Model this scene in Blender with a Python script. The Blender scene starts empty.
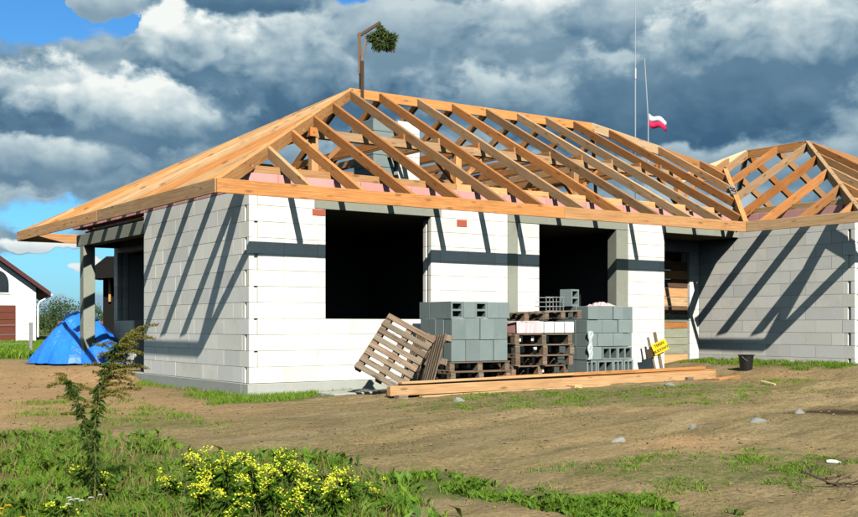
import bpy, math, random
import numpy as np
from mathutils import Vector, Matrix
random.seed(7)
RND = random.Random(11)
NP = np.random.default_rng(5)
SC = bpy.context.scene
COL = SC.collection

# ------------------------------------------------------------------ camera
YAW = 0.6075
cam_d = bpy.data.cameras.new('camera')
cam = bpy.data.objects.new('camera', cam_d); COL.objects.link(cam)
cam.location = (-7.2167, -15.2133, 1.0863)
cam.rotation_euler = (math.pi / 2, 0, -YAW)
cam_d.sensor_width = 36.0
cam_d.lens = 36.0 * 1084.1 / 858.0
cam_d.shift_y = 0.0777
cam_d.clip_start = 0.1
cam_d.clip_end = 5000
SC.camera = cam

# ------------------------------------------------------------------ exposure and light
SC.view_settings.view_transform = 'Standard'
SC.view_settings.look = 'None'
SC.view_settings.gamma = 1
SC.view_settings.exposure = 0.62
EXPO = 2 ** 0.62
SC.cycles.diffuse_bounces = 0
SC.cycles.glossy_bounces = 2
SC.cycles.transmission_bounces = 4
SC.cycles.max_bounces = 6
SUN_TRAVEL = Vector((0.40, 1.20, -1.0)).normalized()
SUN_EL = math.asin(-SUN_TRAVEL.z)
SUN_ROT = math.atan2(-SUN_TRAVEL.x, -SUN_TRAVEL.y)      # compass angle of the sun, clockwise from +Y
sun_d = bpy.data.lights.new('sun', 'SUN'); sun_d.energy = 5.0; sun_d.angle = math.radians(0.5)
sun_d.color = (1.0, 0.96, 0.88)
sun = bpy.data.objects.new('sun', sun_d); COL.objects.link(sun)
sun.rotation_euler = SUN_TRAVEL.to_track_quat('-Z', 'Y').to_euler()
sun.location = (-20, -30, 40)


def lin(c):
    out = []
    for v in c:
        v = v / 255.0
        out.append(v / 12.92 if v <= 0.04045 else ((v + 0.055) / 1.055) ** 2.4)
    return out


world = bpy.data.worlds.new('World'); SC.world = world; world.use_nodes = True
WT = world.node_tree; WT.nodes.clear()
SKY_STRENGTH = 0.085


def wn(t, **kw):
    n = WT.nodes.new(t)
    for k, v in kw.items():
        setattr(n, k, v)
    return n


def wl(a, b): WT.links.new(a, b)


def wmath(op, a, b=None, c=None, clamp=False):
    n = wn('ShaderNodeMath', operation=op); n.use_clamp = clamp
    for i, x in enumerate((a, b, c)):
        if x is None: continue
        if isinstance(x, (int, float)): n.inputs[i].default_value = x
        else: wl(x, n.inputs[i])
    return n.outputs[0]


def build_world():
    tc = wn('ShaderNodeTexCoord')
    rot = wn('ShaderNodeMapping'); rot.inputs['Rotation'].default_value = (0, 0, YAW)
    wl(tc.outputs['Generated'], rot.inputs['Vector'])
    sp = wn('ShaderNodeSeparateXYZ'); wl(rot.outputs[0], sp.inputs[0])
    az = wmath('MULTIPLY', wmath('ARCTAN2', sp.outputs[0], sp.outputs[1]), 57.2958)
    el = wmath('MULTIPLY', wmath('ARCSINE', sp.outputs[2]), 57.2958)
    p = wn('ShaderNodeCombineXYZ'); wl(az, p.inputs[0]); wl(el, p.inputs[1])
    # billowy warp of the cloud coordinates (degrees)
    w1 = wn('ShaderNodeTexNoise'); w1.inputs['Scale'].default_value = 0.4; w1.inputs['Detail'].default_value = 4
    w1.inputs['Roughness'].default_value = 0.45
    wl(p.outputs[0], w1.inputs['Vector'])
    sub = wn('ShaderNodeVectorMath', operation='SUBTRACT'); wl(w1.outputs['Color'], sub.inputs[0]); sub.inputs[1].default_value = (.5, .5, .5)
    mul = wn('ShaderNodeVectorMath', operation='MULTIPLY'); wl(sub.outputs[0], mul.inputs[0]); mul.inputs[1].default_value = (2.6, 2.0, 0)
    add = wn('ShaderNodeVectorMath', operation='ADD'); wl(p.outputs[0], add.inputs[0]); wl(mul.outputs[0], add.inputs[1])
    pw = add.outputs[0]

    def blob(cx, cy, rx, ry, src=pw, kind='QUADRATIC_SPHERE'):
        m = wn('ShaderNodeMapping')
        m.inputs['Location'].default_value = (-cx / rx, -cy / ry, 0)
        m.inputs['Scale'].default_value = (1 / rx, 1 / ry, 0)
        wl(src, m.inputs['Vector'])
        g = wn('ShaderNodeTexGradient', gradient_type=kind)
        wl(m.outputs[0], g.inputs[0])
        return g.outputs['Fac']

    def fbm(scale, det, rough, sx=1.0, sy=1.0, off=(0, 0, 0), src=None):
        m = wn('ShaderNodeMapping'); m.inputs['Scale'].default_value = (sx, sy, 1); m.inputs['Location'].default_value = off
        wl(src if src is not None else p.outputs[0], m.inputs['Vector'])
        n = wn('ShaderNodeTexNoise'); n.inputs['Scale'].default_value = scale; n.inputs['Detail'].default_value = det
        n.inputs['Roughness'].default_value = rough
        wl(m.outputs[0], n.inputs['Vector'])
        return n.outputs['Fac']
    # brightness of the cloud deck
    big = fbm(0.15, 2.5, 0.5, 0.75, 1.4, (3, 1, 0))

    def billow(dx, dy):
        out = 1.0
        for sc_, w_, o in ((0.17, 0.62, 5.0), (0.42, 0.30, 11.0), (0.95, 0.13, 3.0)):
            n = fbm(sc_, 1.5, 0.5, 0.85, 1.2, (o + dx * sc_, 2 + dy * sc_, 0), pw)
            out = wmath('MULTIPLY_ADD', wmath('ABSOLUTE', wmath('SUBTRACT', n, 0.5)), -w_ * 3.2, out)
        return out
    pf = billow(0, 0); pf2 = billow(0.15, -0.7)
    puff = fbm(0.34, 5, 0.5, 0.8, 1.3, (43, 4, 0), pw)
    fine = fbm(0.8, 6, 0.5, 0.9, 1.2, (9, 4, 0))
    relief = wmath('SUBTRACT', pf2, pf)
    b = wmath('MULTIPLY_ADD', wmath('SUBTRACT', big, 0.5), 0.9, 0.54)
    b = wmath('MULTIPLY_ADD', relief, 0.42, b)
    b = wmath('MULTIPLY_ADD', wmath('SUBTRACT', 0.60, pf), 0.30, b)
    b = wmath('MULTIPLY_ADD', wmath('SUBTRACT', fine, 0.5), 0.16, b)
    for (cx, cy, rx, ry, w) in [
            (-20.6, 10.0, 5.5, 1.3, -.28), (-14.0, 12.2, 4.2, 1.0, -.22), (-9.8, 16.6, 5.5, 1.3, -.25),
            (13.0, 11.2, 8.5, 3.4, -.20), (8.0, 10.6, 6.0, 2.4, -.12), (19.5, 10.3, 5.5, 2.2, -.14), (-16.0, 5.8, 6.5, 1.0, -.10), (15.5, 8.0, 9.0, 1.1, .15)]:
        b = wmath('MULTIPLY_ADD', blob(cx, cy, rx, ry), w, b)
    # blue gaps are worked out first so that the nearer clouds can cover them
    gap = wmath('MULTIPLY_ADD', wmath('SUBTRACT', fbm(0.42, 8, 0.6, 0.8, 1.2, (21, 7, 0)), 0.5), 2.2, -0.40)
    for (cx, cy, rx, ry, w) in [(-20.8, 15.8, 7.4, 4.2, 3.8), (-15.2, 15.2, 3.0, 2.0, 2.4), (-4.0, 16.9, 2.2, 1.1, 1.9), (3.6, 17.1, 2.0, .9, 1.8),
                                (-19.5, 5.6, 8.0, 2.2, 1.6), (-18.5, 2.6, 8.5, 3.2, 2.4)]:
        gap = wmath('MULTIPLY_ADD', blob(cx, cy, rx, ry), w, gap)
    edge = fbm(0.50, 7, 0.58, 0.85, 1.15, (31, 12, 0))
    edge2 = wmath('SUBTRACT', 0.55, pf)
    sep = wn('ShaderNodeSeparateXYZ'); wl(p.outputs[0], sep.inputs[0])
    for (cx, cy, rx, ry, top, base) in [  # degrees, brightness
            (13.0, 10.8, 10.0, 3.4, .34, .14), (16.5, 8.0, 10.0, 1.3, .56, .34), (-7.0, 8.6, 9.0, 1.8, .58, .30),
            (2.0, 11.8, 7.0, 1.8, .70, .30), (-6.5, 13.0, 9.5, 3.9, .74, .18), (-9.6, 16.6, 5.0, 1.2, .40, .20), (5.6, 15.6, 4.6, 2.4, .92, .38), (10.5, 15.8, 4.0, 2.2, .70, .30),
            (18.6, 14.4, 7.5, 3.8, .92, .26), (-1.4, 15.0, 5.0, 2.2, .66, .36), (-12.4, 13.8, 4.2, 2.6, .98, .24),
            (-16.6, 16.0, 2.6, 1.2, .70, .44), (-20.0, 11.2, 6.0, 2.2, .84, .20), (-15.0, 10.6, 5.6, 2.2, .90, .30), (-20.6, 8.2, 6.0, 1.5, .72, .34),
            (-19.6, 3.9, 2.6, .42, .92, .80), (-16.8, 2.7, 2.0, .32, .9, .8)]:
        f = blob(cx, cy, rx * 1.15, ry * 1.15, kind='SPHERICAL')
        f = wmath('ADD', wmath('MINIMUM', wmath('MULTIPLY', f, 6.0), wmath('MULTIPLY_ADD', f, 1.3, 0.33)), wmath('MULTIPLY_ADD', edge, 1.7, -1.36))
        al = wn('ShaderNodeMapRange'); al.interpolation_type = 'SMOOTHSTEP'; wl(f, al.inputs['Value'])
        al.inputs['From Min'].default_value = 0.0; al.inputs['From Max'].default_value = 0.42
        hgt = wmath('MULTIPLY_ADD', wmath('SUBTRACT', sep.outputs[1], cy), 0.85 / ry, 0.50)
        hgt = wmath('MULTIPLY_ADD', wmath('SUBTRACT', fine, 0.5), 0.7, hgt)
        hgt = wmath('MULTIPLY_ADD', edge2, 0.55, hgt)
        hgt = wmath('MULTIPLY_ADD', relief, 0.45, hgt, clamp=True)
        hgt = wmath('MULTIPLY_ADD', wmath('SUBTRACT', puff, 0.42), 0.45, hgt)
        sh = wmath('MULTIPLY_ADD', hgt, top * 1.12 - base - .02, base + .02)
        mx = wn('ShaderNodeMix', data_type='FLOAT'); wl(al.outputs[0], mx.inputs['Factor']); wl(b, mx.inputs['A']); wl(sh, mx.inputs['B'])
        b = mx.outputs['Result']
        gap = wmath('MULTIPLY_ADD', al.outputs[0], -2.0 if cx < -10 else 0.0, gap)
    ramp = wn('ShaderNodeValToRGB'); wl(b, ramp.inputs[0])
    cr = ramp.color_ramp
    stops = [(0.0, (44, 80, 112)), (0.17, (64, 100, 130)), (0.34, (98, 132, 156)), (0.52, (142, 168, 184)), (0.74, (190, 208, 214)), (1.0, (246, 250, 247))]
    k = 1.0 / (SKY_STRENGTH * EXPO)
    while len(cr.elements) < len(stops): cr.elements.new(0.5)
    for e, (pos, c) in zip(cr.elements, stops):
        e.position = pos
        l = lin(c); e.color = (l[0], l[1], l[2], 1)
    sc = wn('ShaderNodeVectorMath', operation='SCALE'); wl(ramp.outputs[0], sc.inputs[0]); sc.inputs['Scale'].default_value = k
    gapm = wn('ShaderNodeMapRange'); gapm.interpolation_type = 'SMOOTHSTEP'
    wl(gap, gapm.inputs['Value']); gapm.inputs['From Min'].default_value = 0.12; gapm.inputs['From Max'].default_value = 0.62
    sky = wn('ShaderNodeTexSky', sky_type='NISHITA')
    sky.sun_disc = False; sky.sun_elevation = SUN_EL; sky.sun_rotation = SUN_ROT
    sky.dust_density = 0.5; sky.air_density = 1.0; sky.ozone_density = 2.0
    tint = wn('ShaderNodeVectorMath', operation='MULTIPLY'); wl(sky.outputs[0], tint.inputs[0]); tint.inputs[1].default_value = (0.34, 0.76, 1.10)
    mix = wn('ShaderNodeMix', data_type='RGBA')
    wl(gapm.outputs[0], mix.inputs['Factor']); wl(sc.outputs[0], mix.inputs['A']); wl(tint.outputs[0], mix.inputs['B'])
    # pale air low down
    low = wn('ShaderNodeMapRange'); low.interpolation_type = 'SMOOTHSTEP'
    wl(el, low.inputs['Value']); low.inputs['From Min'].default_value = 5.0; low.inputs['From Max'].default_value = 0.0
    low.inputs['To Max'].default_value = 0.45
    mix2 = wn('ShaderNodeMix', data_type='RGBA')
    wl(low.outputs[0], mix2.inputs['Factor']); wl(mix.outputs['Result'], mix2.inputs['A'])
    l = lin((150, 195, 220)); mix2.inputs['B'].default_value = (l[0] * k, l[1] * k, l[2] * k, 1)
    bg = wn('ShaderNodeBackground'); bg.inputs['Strength'].default_value = SKY_STRENGTH
    wl(mix2.outputs['Result'], bg.inputs['Color'])
    out = wn('ShaderNodeOutputWorld'); wl(bg.outputs[0], out.inputs['Surface'])


build_world()
world.cycles.sampling_method = 'MANUAL'
world.cycles.sample_map_resolution = 256

# ------------------------------------------------------------------ helpers


def link(o, parent=None, label=None, cat=None, group=None, kind=None):
    COL.objects.link(o)
    if parent is not None: o.parent = parent
    if label: o['label'] = label
    if cat: o['category'] = cat
    if group: o['group'] = group
    if kind: o['kind'] = kind
    return o


def thing(name, label, cat, loc=(0, 0, 0), rotz=0.0, group=None, kind=None):
    o = bpy.data.objects.new(name, None)
    o.location = loc; o.rotation_euler = (0, 0, rotz); o.empty_display_size = 0.2
    return link(o, None, label, cat, group, kind)


class Geo:
    def __init__(s): s.v = []; s.f = []

    def add(s, vs, fs):
        n = len(s.v); s.v += [tuple(a) for a in vs]; s.f += [tuple(n + i for i in q) for q in fs]; return s

    def box(s, a, b, M=None):
        x0, y0, z0 = a; x1, y1, z1 = b
        vs = [(x0, y0, z0), (x1, y0, z0), (x1, y1, z0), (x0, y1, z0), (x0, y0, z1), (x1, y0, z1), (x1, y1, z1), (x0, y1, z1)]
        if M is not None: vs = [tuple(M @ Vector(q)) for q in vs]
        return s.add(vs, [(0, 3, 2, 1), (4, 5, 6, 7), (0, 1, 5, 4), (1, 2, 6, 5), (2, 3, 7, 6), (3, 0, 4, 7)])

    def cham(s, a, b, c=0.005, M=None):
        """box with chamfered edges along its long axis and ends (24 verts)"""
        x0, y0, z0 = a; x1, y1, z1 = b
        vs = []
        for x in (x0, x1):
            for y in (y0, y1):
                for z in (z0, z1):
                    sx = c if x == x0 else -c; sy = c if y == y0 else -c; sz = c if z == z0 else -c
                    vs += [(x, y + sy, z + sz), (x + sx, y, z + sz), (x + sx, y + sy, z)]
        if M is not None: vs = [tuple(M @ Vector(q)) for q in vs]
        def I(ix, iy, iz, k): return (ix * 4 + iy * 2 + iz) * 3 + k
        F = []
        F += [(I(0, 0, 0, 0), I(0, 0, 1, 0), I(0, 1, 1, 0), I(0, 1, 0, 0)), (I(1, 0, 0, 0), I(1, 1, 0, 0), I(1, 1, 1, 0), I(1, 0, 1, 0))]
        F += [(I(0, 0, 0, 1), I(1, 0, 0, 1), I(1, 0, 1, 1), I(0, 0, 1, 1)), (I(0, 1, 0, 1), I(0, 1, 1, 1), I(1, 1, 1, 1), I(1, 1, 0, 1))]
        F += [(I(0, 0, 0, 2), I(0, 1, 0, 2), I(1, 1, 0, 2), I(1, 0, 0, 2)), (I(0, 0, 1, 2), I(1, 0, 1, 2), I(1, 1, 1, 2), I(0, 1, 1, 2))]
        for iy in (0, 1):
            for iz in (0, 1):
                q = (I(0, iy, iz, 1), I(0, iy, iz, 2), I(1, iy, iz, 2), I(1, iy, iz, 1)); F.append(q if iy == iz else q[::-1])
        for ix in (0, 1):
            for iz in (0, 1):
                q = (I(ix, 0, iz, 0), I(ix, 1, iz, 0), I(ix, 1, iz, 2), I(ix, 0, iz, 2)); F.append(q if ix == iz else q[::-1])
        for ix in (0, 1):
            for iy in (0, 1):
                q = (I(ix, iy, 0, 0), I(ix, iy, 0, 1), I(ix, iy, 1, 1), I(ix, iy, 1, 0)); F.append(q if ix == iy else q[::-1])
        for ix in (0, 1):
            for iy in (0, 1):
                for iz in (0, 1):
                    q = (I(ix, iy, iz, 0), I(ix, iy, iz, 1), I(ix, iy, iz, 2)); F.append(q if (ix + iy + iz) % 2 else q[::-1])
        return s.add(vs, F)

    def prism(s, prof, z0, z1, M=None):
        n = len(prof)
        vs = [(x, y, z0) for x, y in prof] + [(x, y, z1) for x, y in prof]
        if M is not None: vs = [tuple(M @ Vector(q)) for q in vs]
        return s.add(vs, [tuple(range(n - 1, -1, -1)), tuple(range(n, 2 * n))] + [(i, (i + 1) % n, n + (i + 1) % n, n + i) for i in range(n)])

    def tube(s, pts, rad, n=6, cap=True):
        pts = [Vector(p) for p in pts]
        if not isinstance(rad, (list, tuple)): rad = [rad] * len(pts)
        base = len(s.v)
        up = Vector((0.13, 0.2, 1)).normalized(); prev = None
        for i, p in enumerate(pts):
            d = (pts[min(i + 1, len(pts) - 1)] - pts[max(i - 1, 0)]).normalized()
            a = (prev if prev is not None else (up if abs(d.dot(up)) < .95 else Vector((1, 0, 0))))
            a = (a - d * a.dot(d)).normalized(); prev = a
            b = d.cross(a)
            for k in range(n):
                t = 2 * math.pi * k / n
                s.v.append(tuple(p + (a * math.cos(t) + b * math.sin(t)) * rad[i]))
        for i in range(len(pts) - 1):
            for k in range(n):
                k2 = (k + 1) % n
                s.f.append((base + i * n + k, base + i * n + k2, base + (i + 1) * n + k2, base + (i + 1) * n + k))
        if cap:
            s.f.append(tuple(base + k for k in range(n - 1, -1, -1)))
            e = base + (len(pts) - 1) * n
            s.f.append(tuple(e + k for k in range(n)))
        return s

    def leaf(s, p, d, up, L, W, droop=0.25):
        p = Vector(p); d = Vector(d).normalized(); up = Vector(up)
        side = d.cross(up)
        if side.length < 1e-4: side = d.cross(Vector((1, 0, 0)))
        side.normalize(); nrm = side.cross(d)
        m = p + d * L * .5 + nrm * L * droop * .2
        t = p + d * L - nrm * L * droop
        return s.add([p, m + side * W / 2, t, m - side * W / 2], [(0, 1, 2), (0, 2, 3)])

    def mesh(s, name, mat=None, smooth=False):
        me = bpy.data.meshes.new(name); me.from_pydata(s.v, [], s.f)
        if mat is not None: me.materials.append(mat)
        if smooth: me.polygons.foreach_set('use_smooth', [True] * len(me.polygons))
        me.update(); return me

    def obj(s, name, mat, parent=None, smooth=False, **kw):
        return link(bpy.data.objects.new(name, s.mesh(name, mat, smooth)), parent, **kw)


def put(name, me, parent, M=None, **kw):
    o = bpy.data.objects.new(name, me)
    if M is not None: o.matrix_local = M
    return link(o, parent, **kw)


def sst(a, b, x):
    t = np.clip((x - a) / (b - a), 0, 1); return t * t * (3 - 2 * t)


def vnoise(x, y, seed=0):
    xi = np.floor(x).astype(np.int64); yi = np.floor(y).astype(np.int64)
    fx = x - xi; fy = y - yi; fx = fx * fx * (3 - 2 * fx); fy = fy * fy * (3 - 2 * fy)
    def h(a, b):
        n = (a * 374761393 + b * 668265263 + seed * 1442695041) & 0x7fffffff
        n = ((n ^ (n >> 13)) * 1274126177) & 0x7fffffff
        n = n ^ (n >> 16)
        return (n & 0xffff) / 65535.0
    return (h(xi, yi) * (1 - fx) + h(xi + 1, yi) * fx) * (1 - fy) + (h(xi, yi + 1) * (1 - fx) + h(xi + 1, yi + 1) * fx) * fy


def fbm(x, y, s, octv=4, seed=0):
    r = 0; a = .5; t = 0
    for i in range(octv):
        r = r + a * vnoise(x * s + 17.3 * i, y * s - 9.1 * i, seed + i); t += a; a *= .55; s *= 2.03
    return r / t


CX, CY = -7.2167, -15.2133


def gz(x, y):
    """height of the building plot"""
    x = np.asarray(x, float); y = np.asarray(y, float)
    s = (x - CX) * .5708 + (y - CY) * .8211
    z = .013 * np.clip(x, 0, 13) + .2 * sst(9, 11.4, x) + .22 * sst(5, 8, y) * (1 - sst(0, 6, x))
    k = sst(5, 14.5, s)
    z = z * k - .36 * (1 - k)
    z = z + .24 * np.exp(-(((x + .35) / .6) ** 2 + ((y - 5.5) / .85) ** 2))
    near = 1 - sst(25, 60, np.hypot(x, y))
    # wheel ruts running along the front, soft humps
    rut = -.06 * np.exp(-((y + 5.4 - .10 * x) / .2) ** 2) - .06 * np.exp(-((y + 7.0 - .10 * x) / .2) ** 2) + .02 * np.exp(-((y + 5.0 - .10 * x) / .16) ** 2) + .02 * np.exp(-((y + 6.65 - .10 * x) / .16) ** 2)
    z = z + near * ((fbm(x, y, .7, 3, 3) - .5) * .10 * sst(-.2, -1.6, y) * (1 - 0) + (fbm(x, y, 2.6, 4, 8) - .5) * .05 + rut * sst(-3, -2, x + 3))
    return z


def gzf(x, y): return float(gz(np.array([x]), np.array([y]))[0])


# ------------------------------------------------------------------ materials
def new_mat(name, rough=0.8, spec=0.3):
    m = bpy.data.materials.new(name); m.use_nodes = True
    nt = m.node_tree; b = nt.nodes['Principled BSDF']
    b.inputs['Roughness'].default_value = rough
    b.inputs['Specular IOR Level'].default_value = spec
    return m, nt, b


def N(nt, t, **kw):
    n = nt.nodes.new(t)
    for k, v in kw.items(): setattr(n, k, v)
    return n


def ramp_node(nt, fac, stops):
    r = N(nt, 'ShaderNodeValToRGB'); nt.links.new(fac, r.inputs[0])
    while len(r.color_ramp.elements) < len(stops): r.color_ramp.elements.new(.5)
    for e, (p, c) in zip(r.color_ramp.elements, stops): e.position = p; e.color = (*c, 1)
    return r.outputs[0]


def mixc(nt, fac, a, b, mode='MIX'):
    m = N(nt, 'ShaderNodeMix', data_type='RGBA', blend_type=mode)
    if isinstance(fac, (int, float)): m.inputs['Factor'].default_value = fac
    else: nt.links.new(fac, m.inputs['Factor'])
    for k, x in (('A', a), ('B', b)):
        if isinstance(x, tuple): m.inputs[k].default_value = (*x, 1) if len(x) == 3 else x
        else: nt.links.new(x, m.inputs[k])
    return m.outputs['Result']


def noise(nt, vec, scale, det=4, rough=.55, sc=(1, 1, 1)):
    mp = N(nt, 'ShaderNodeMapping'); mp.inputs['Scale'].default_value = sc; nt.links.new(vec, mp.inputs['Vector'])
    n = N(nt, 'ShaderNodeTexNoise'); n.inputs['Scale'].default_value = scale; n.inputs['Detail'].default_value = det; n.inputs['Roughness'].default_value = rough
    nt.links.new(mp.outputs[0], n.inputs['Vector'])
    return n.outputs['Fac']


def objvec(nt, jitter=40.0):
    tc = N(nt, 'ShaderNodeTexCoord'); oi = N(nt, 'ShaderNodeObjectInfo')
    sc = N(nt, 'ShaderNodeMath', operation='MULTIPLY'); nt.links.new(oi.outputs['Random'], sc.inputs[0]); sc.inputs[1].default_value = jitter
    ad = N(nt, 'ShaderNodeVectorMath', operation='ADD'); nt.links.new(tc.outputs['Object'], ad.inputs[0]); nt.links.new(sc.outputs[0], ad.inputs[1])
    return ad.outputs[0], oi.outputs['Random']


def bump(nt, b, h, strength=.3, dist=.01):
    n = N(nt, 'ShaderNodeBump'); n.inputs['Strength'].default_value = strength; n.inputs['Distance'].default_value = dist
    nt.links.new(h, n.inputs['Height']); nt.links.new(n.outputs[0], b.inputs['Normal'])


def wood_mat(name, dark, mid, light, rough=.7, grain=1.0):
    m, nt, b = new_mat(name, rough, .25)
    v, rnd = objvec(nt)
    g = noise(nt, v, 6, 6, .6, (.35, 9, 9))
    w = noise(nt, v, 1.3, 3, .5, (1.0, 3, 3))
    col = ramp_node(nt, g, [(.25, dark), (.5, mid), (.78, light)])
    kn = N(nt, 'ShaderNodeTexVoronoi', feature='F1'); kn.inputs['Scale'].default_value = 1.0
    mp = N(nt, 'ShaderNodeMapping'); mp.inputs['Scale'].default_value = (2.6, 8, 8); nt.links.new(v, mp.inputs[0]); nt.links.new(mp.outputs[0], kn.inputs['Vector'])
    knf = N(nt, 'ShaderNodeMapRange'); nt.links.new(kn.outputs['Distance'], knf.inputs['Value']); knf.inputs['From Min'].default_value = .10; knf.inputs['From Max'].default_value = .24
    knf.inputs['To Min'].default_value = .75; knf.inputs['To Max'].default_value = 0
    col = mixc(nt, knf.outputs[0], col, tuple(c * .45 for c in dark))
    wm = N(nt, 'ShaderNodeMapRange'); nt.links.new(w, wm.inputs['Value']); wm.inputs['From Min'].default_value = .35; wm.inputs['From Max'].default_value = .7
    wm.inputs['To Min'].default_value = 0; wm.inputs['To Max'].default_value = .45
    col = mixc(nt, wm.outputs[0], col, tuple(c * .72 for c in mid))
    hs = N(nt, 'ShaderNodeHueSaturation')
    vr = N(nt, 'ShaderNodeMapRange'); nt.links.new(rnd, vr.inputs['Value']); vr.inputs['To Min'].default_value = .68; vr.inputs['To Max'].default_value = 1.22
    nt.links.new(vr.outputs[0], hs.inputs['Value']); nt.links.new(col, hs.inputs['Color'])
    r2 = N(nt, 'ShaderNodeMath', operation='FRACT'); r2m = N(nt, 'ShaderNodeMath', operation='MULTIPLY'); nt.links.new(rnd, r2m.inputs[0]); r2m.inputs[1].default_value = 17.3; nt.links.new(r2m.outputs[0], r2.inputs[0])
    hr = N(nt, 'ShaderNodeMapRange'); nt.links.new(r2.outputs[0], hr.inputs['Value']); hr.inputs['To Min'].default_value = .490; hr.inputs['To Max'].default_value = .512; nt.links.new(hr.outputs[0], hs.inputs['Hue'])
    sr = N(nt, 'ShaderNodeMapRange'); nt.links.new(r2.outputs[0], sr.inputs['Value']); sr.inputs['To Min'].default_value = 1.06; sr.inputs['To Max'].default_value = .78; nt.links.new(sr.outputs[0], hs.inputs['Saturation'])
    stn = N(nt, 'ShaderNodeMapRange'); nt.links.new(noise(nt, v, 2.2, 6, .7, (.7, 2.5, 2.5)), stn.inputs['Value']); stn.inputs['From Min'].default_value = .56; stn.inputs['From Max'].default_value = .74; stn.inputs['To Max'].default_value = .55
    fin = mixc(nt, stn.outputs[0], hs.outputs[0], tuple(c * .55 for c in dark))
    nt.links.new(fin, b.inputs['Base Color'])
    bump(nt, b, g, .5 * grain, .008)
    return m


M_WOOD = wood_mat('fresh_pine_timber', (.38, .165, .050), (.56, .27, .085), (.72, .42, .17))
M_RAFT = wood_mat('rafter_timber', (.30, .125, .036), (.45, .20, .060), (.60, .31, .11))
M_PALE = wood_mat('pale_sawn_timber', (.55, .30, .12), (.66, .40, .18), (.78, .55, .30))
M_OLD = wood_mat('weathered_pallet_wood', (.115, .075, .047), (.21, .148, .096), (.34, .255, .17), .9, 2)
M_BROWNW = wood_mat('rough_brown_board', (.10, .055, .03), (.16, .09, .05), (.24, .14, .08), .9)
M_GREYW = wood_mat('grey_green_board', (.17, .18, .12), (.26, .27, .19), (.36, .36, .27), .85)


def block_mat(name, base, tintc, stain, var=.10, bumps=.25, grain=45):
    m, nt, b = new_mat(name, .9, .15)
    v, rnd = objvec(nt)
    n1 = noise(nt, v, 3.0, 5, .6); n2 = noise(nt, v, grain, 3, .6)
    col = mixc(nt, n1, base, tintc)
    st = N(nt, 'ShaderNodeMapRange'); nt.links.new(noise(nt, v, 1.6, 6, .65), st.inputs['Value']); st.inputs['From Min'].default_value = .55; st.inputs['From Max'].default_value = .78
    st.inputs['To Max'].default_value = .5
    col = mixc(nt, st.outputs[0], col, stain)
    hs = N(nt, 'ShaderNodeHueSaturation')
    vr = N(nt, 'ShaderNodeMapRange'); nt.links.new(rnd, vr.inputs['Value']); vr.inputs['To Min'].default_value = 1 - var; vr.inputs['To Max'].default_value = 1 + var * .5
    nt.links.new(vr.outputs[0], hs.inputs['Value']); nt.links.new(col, hs.inputs['Color'])
    sp = N(nt, 'ShaderNodeMapRange'); nt.links.new(n2, sp.inputs['Value']); sp.inputs['From Min'].default_value = .3; sp.inputs['From Max'].default_value = .7; sp.inputs['To Min'].default_value = .93; sp.inputs['To Max'].default_value = 1.04
    cc = N(nt, 'ShaderNodeVectorMath', operation='SCALE'); nt.links.new(hs.outputs[0], cc.inputs[0]); nt.links.new(sp.outputs[0], cc.inputs['Scale'])
    nt.links.new(cc.outputs[0], b.inputs['Base Color'])
    bump(nt, b, n2, bumps, .004)
    return m


M_BLOCK = block_mat('white_aerated_block', (.77, .745, .665), (.69, .67, .60), (.49, .46, .38))
M_BLOCK2 = block_mat('creamy_aerated_block', (.74, .72, .62), (.68, .66, .57), (.5, .47, .38))
M_BLOCK3 = block_mat('greyish_aerated_block', (.71, .70, .65), (.64, .63, .58), (.47, .44, .37))
M_MORTAR = block_mat('grey_mortar', (.50, .49, .45), (.45, .44, .41), (.36, .35, .31))
M_CONC = block_mat('raw_concrete', (.29, .30, .24), (.23, .24, .195), (.16, .17, .135), .08, .4, 30)
M_PLINTH = block_mat('plinth_concrete', (.41, .42, .37), (.33, .34, .305), (.20, .21, .175), .08, .4, 30)
M_GREYB = block_mat('grey_hollow_block', (.215, .26, .25), (.155, .195, .19), (.29, .32, .30), .16, .8, 60)
M_PINK = block_mat('pink_ceramic_block', (.62, .32, .29), (.55, .27, .25), (.48, .25, .22), .12)
M_BRICK = block_mat('red_brick', (.40, .10, .06), (.32, .08, .05), (.25, .08, .06), .15)
M_DARKIN = block_mat('shade_dark_interior', (.10, .10, .095), (.075, .075, .07), (.05, .05, .045))  # room surfaces darkened in colour to deepen the shade inside
M_STONE = block_mat('broken_grey_rubble', (.27, .28, .255), (.17, .18, .165), (.15, .13, .09), .2, .9, 25)
M_WHITE_ST = block_mat('white_block_scrap', (.80, .79, .75), (.7, .69, .66), (.5, .46, .38), .05, .6)


def flat_mat(name, c, rough=.6, spec=.3, var=.15, scale=6, metallic=0):
    m, nt, b = new_mat(name, rough, spec)
    v, rnd = objvec(nt)
    n1 = noise(nt, v, scale, 4, .6)
    col = mixc(nt, n1, tuple(x * (1 - var) for x in c), tuple(min(1, x * (1 + var)) for x in c))
    nt.links.new(col, b.inputs['Base Color']); b.inputs['Metallic'].default_value = metallic
    return m


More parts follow.
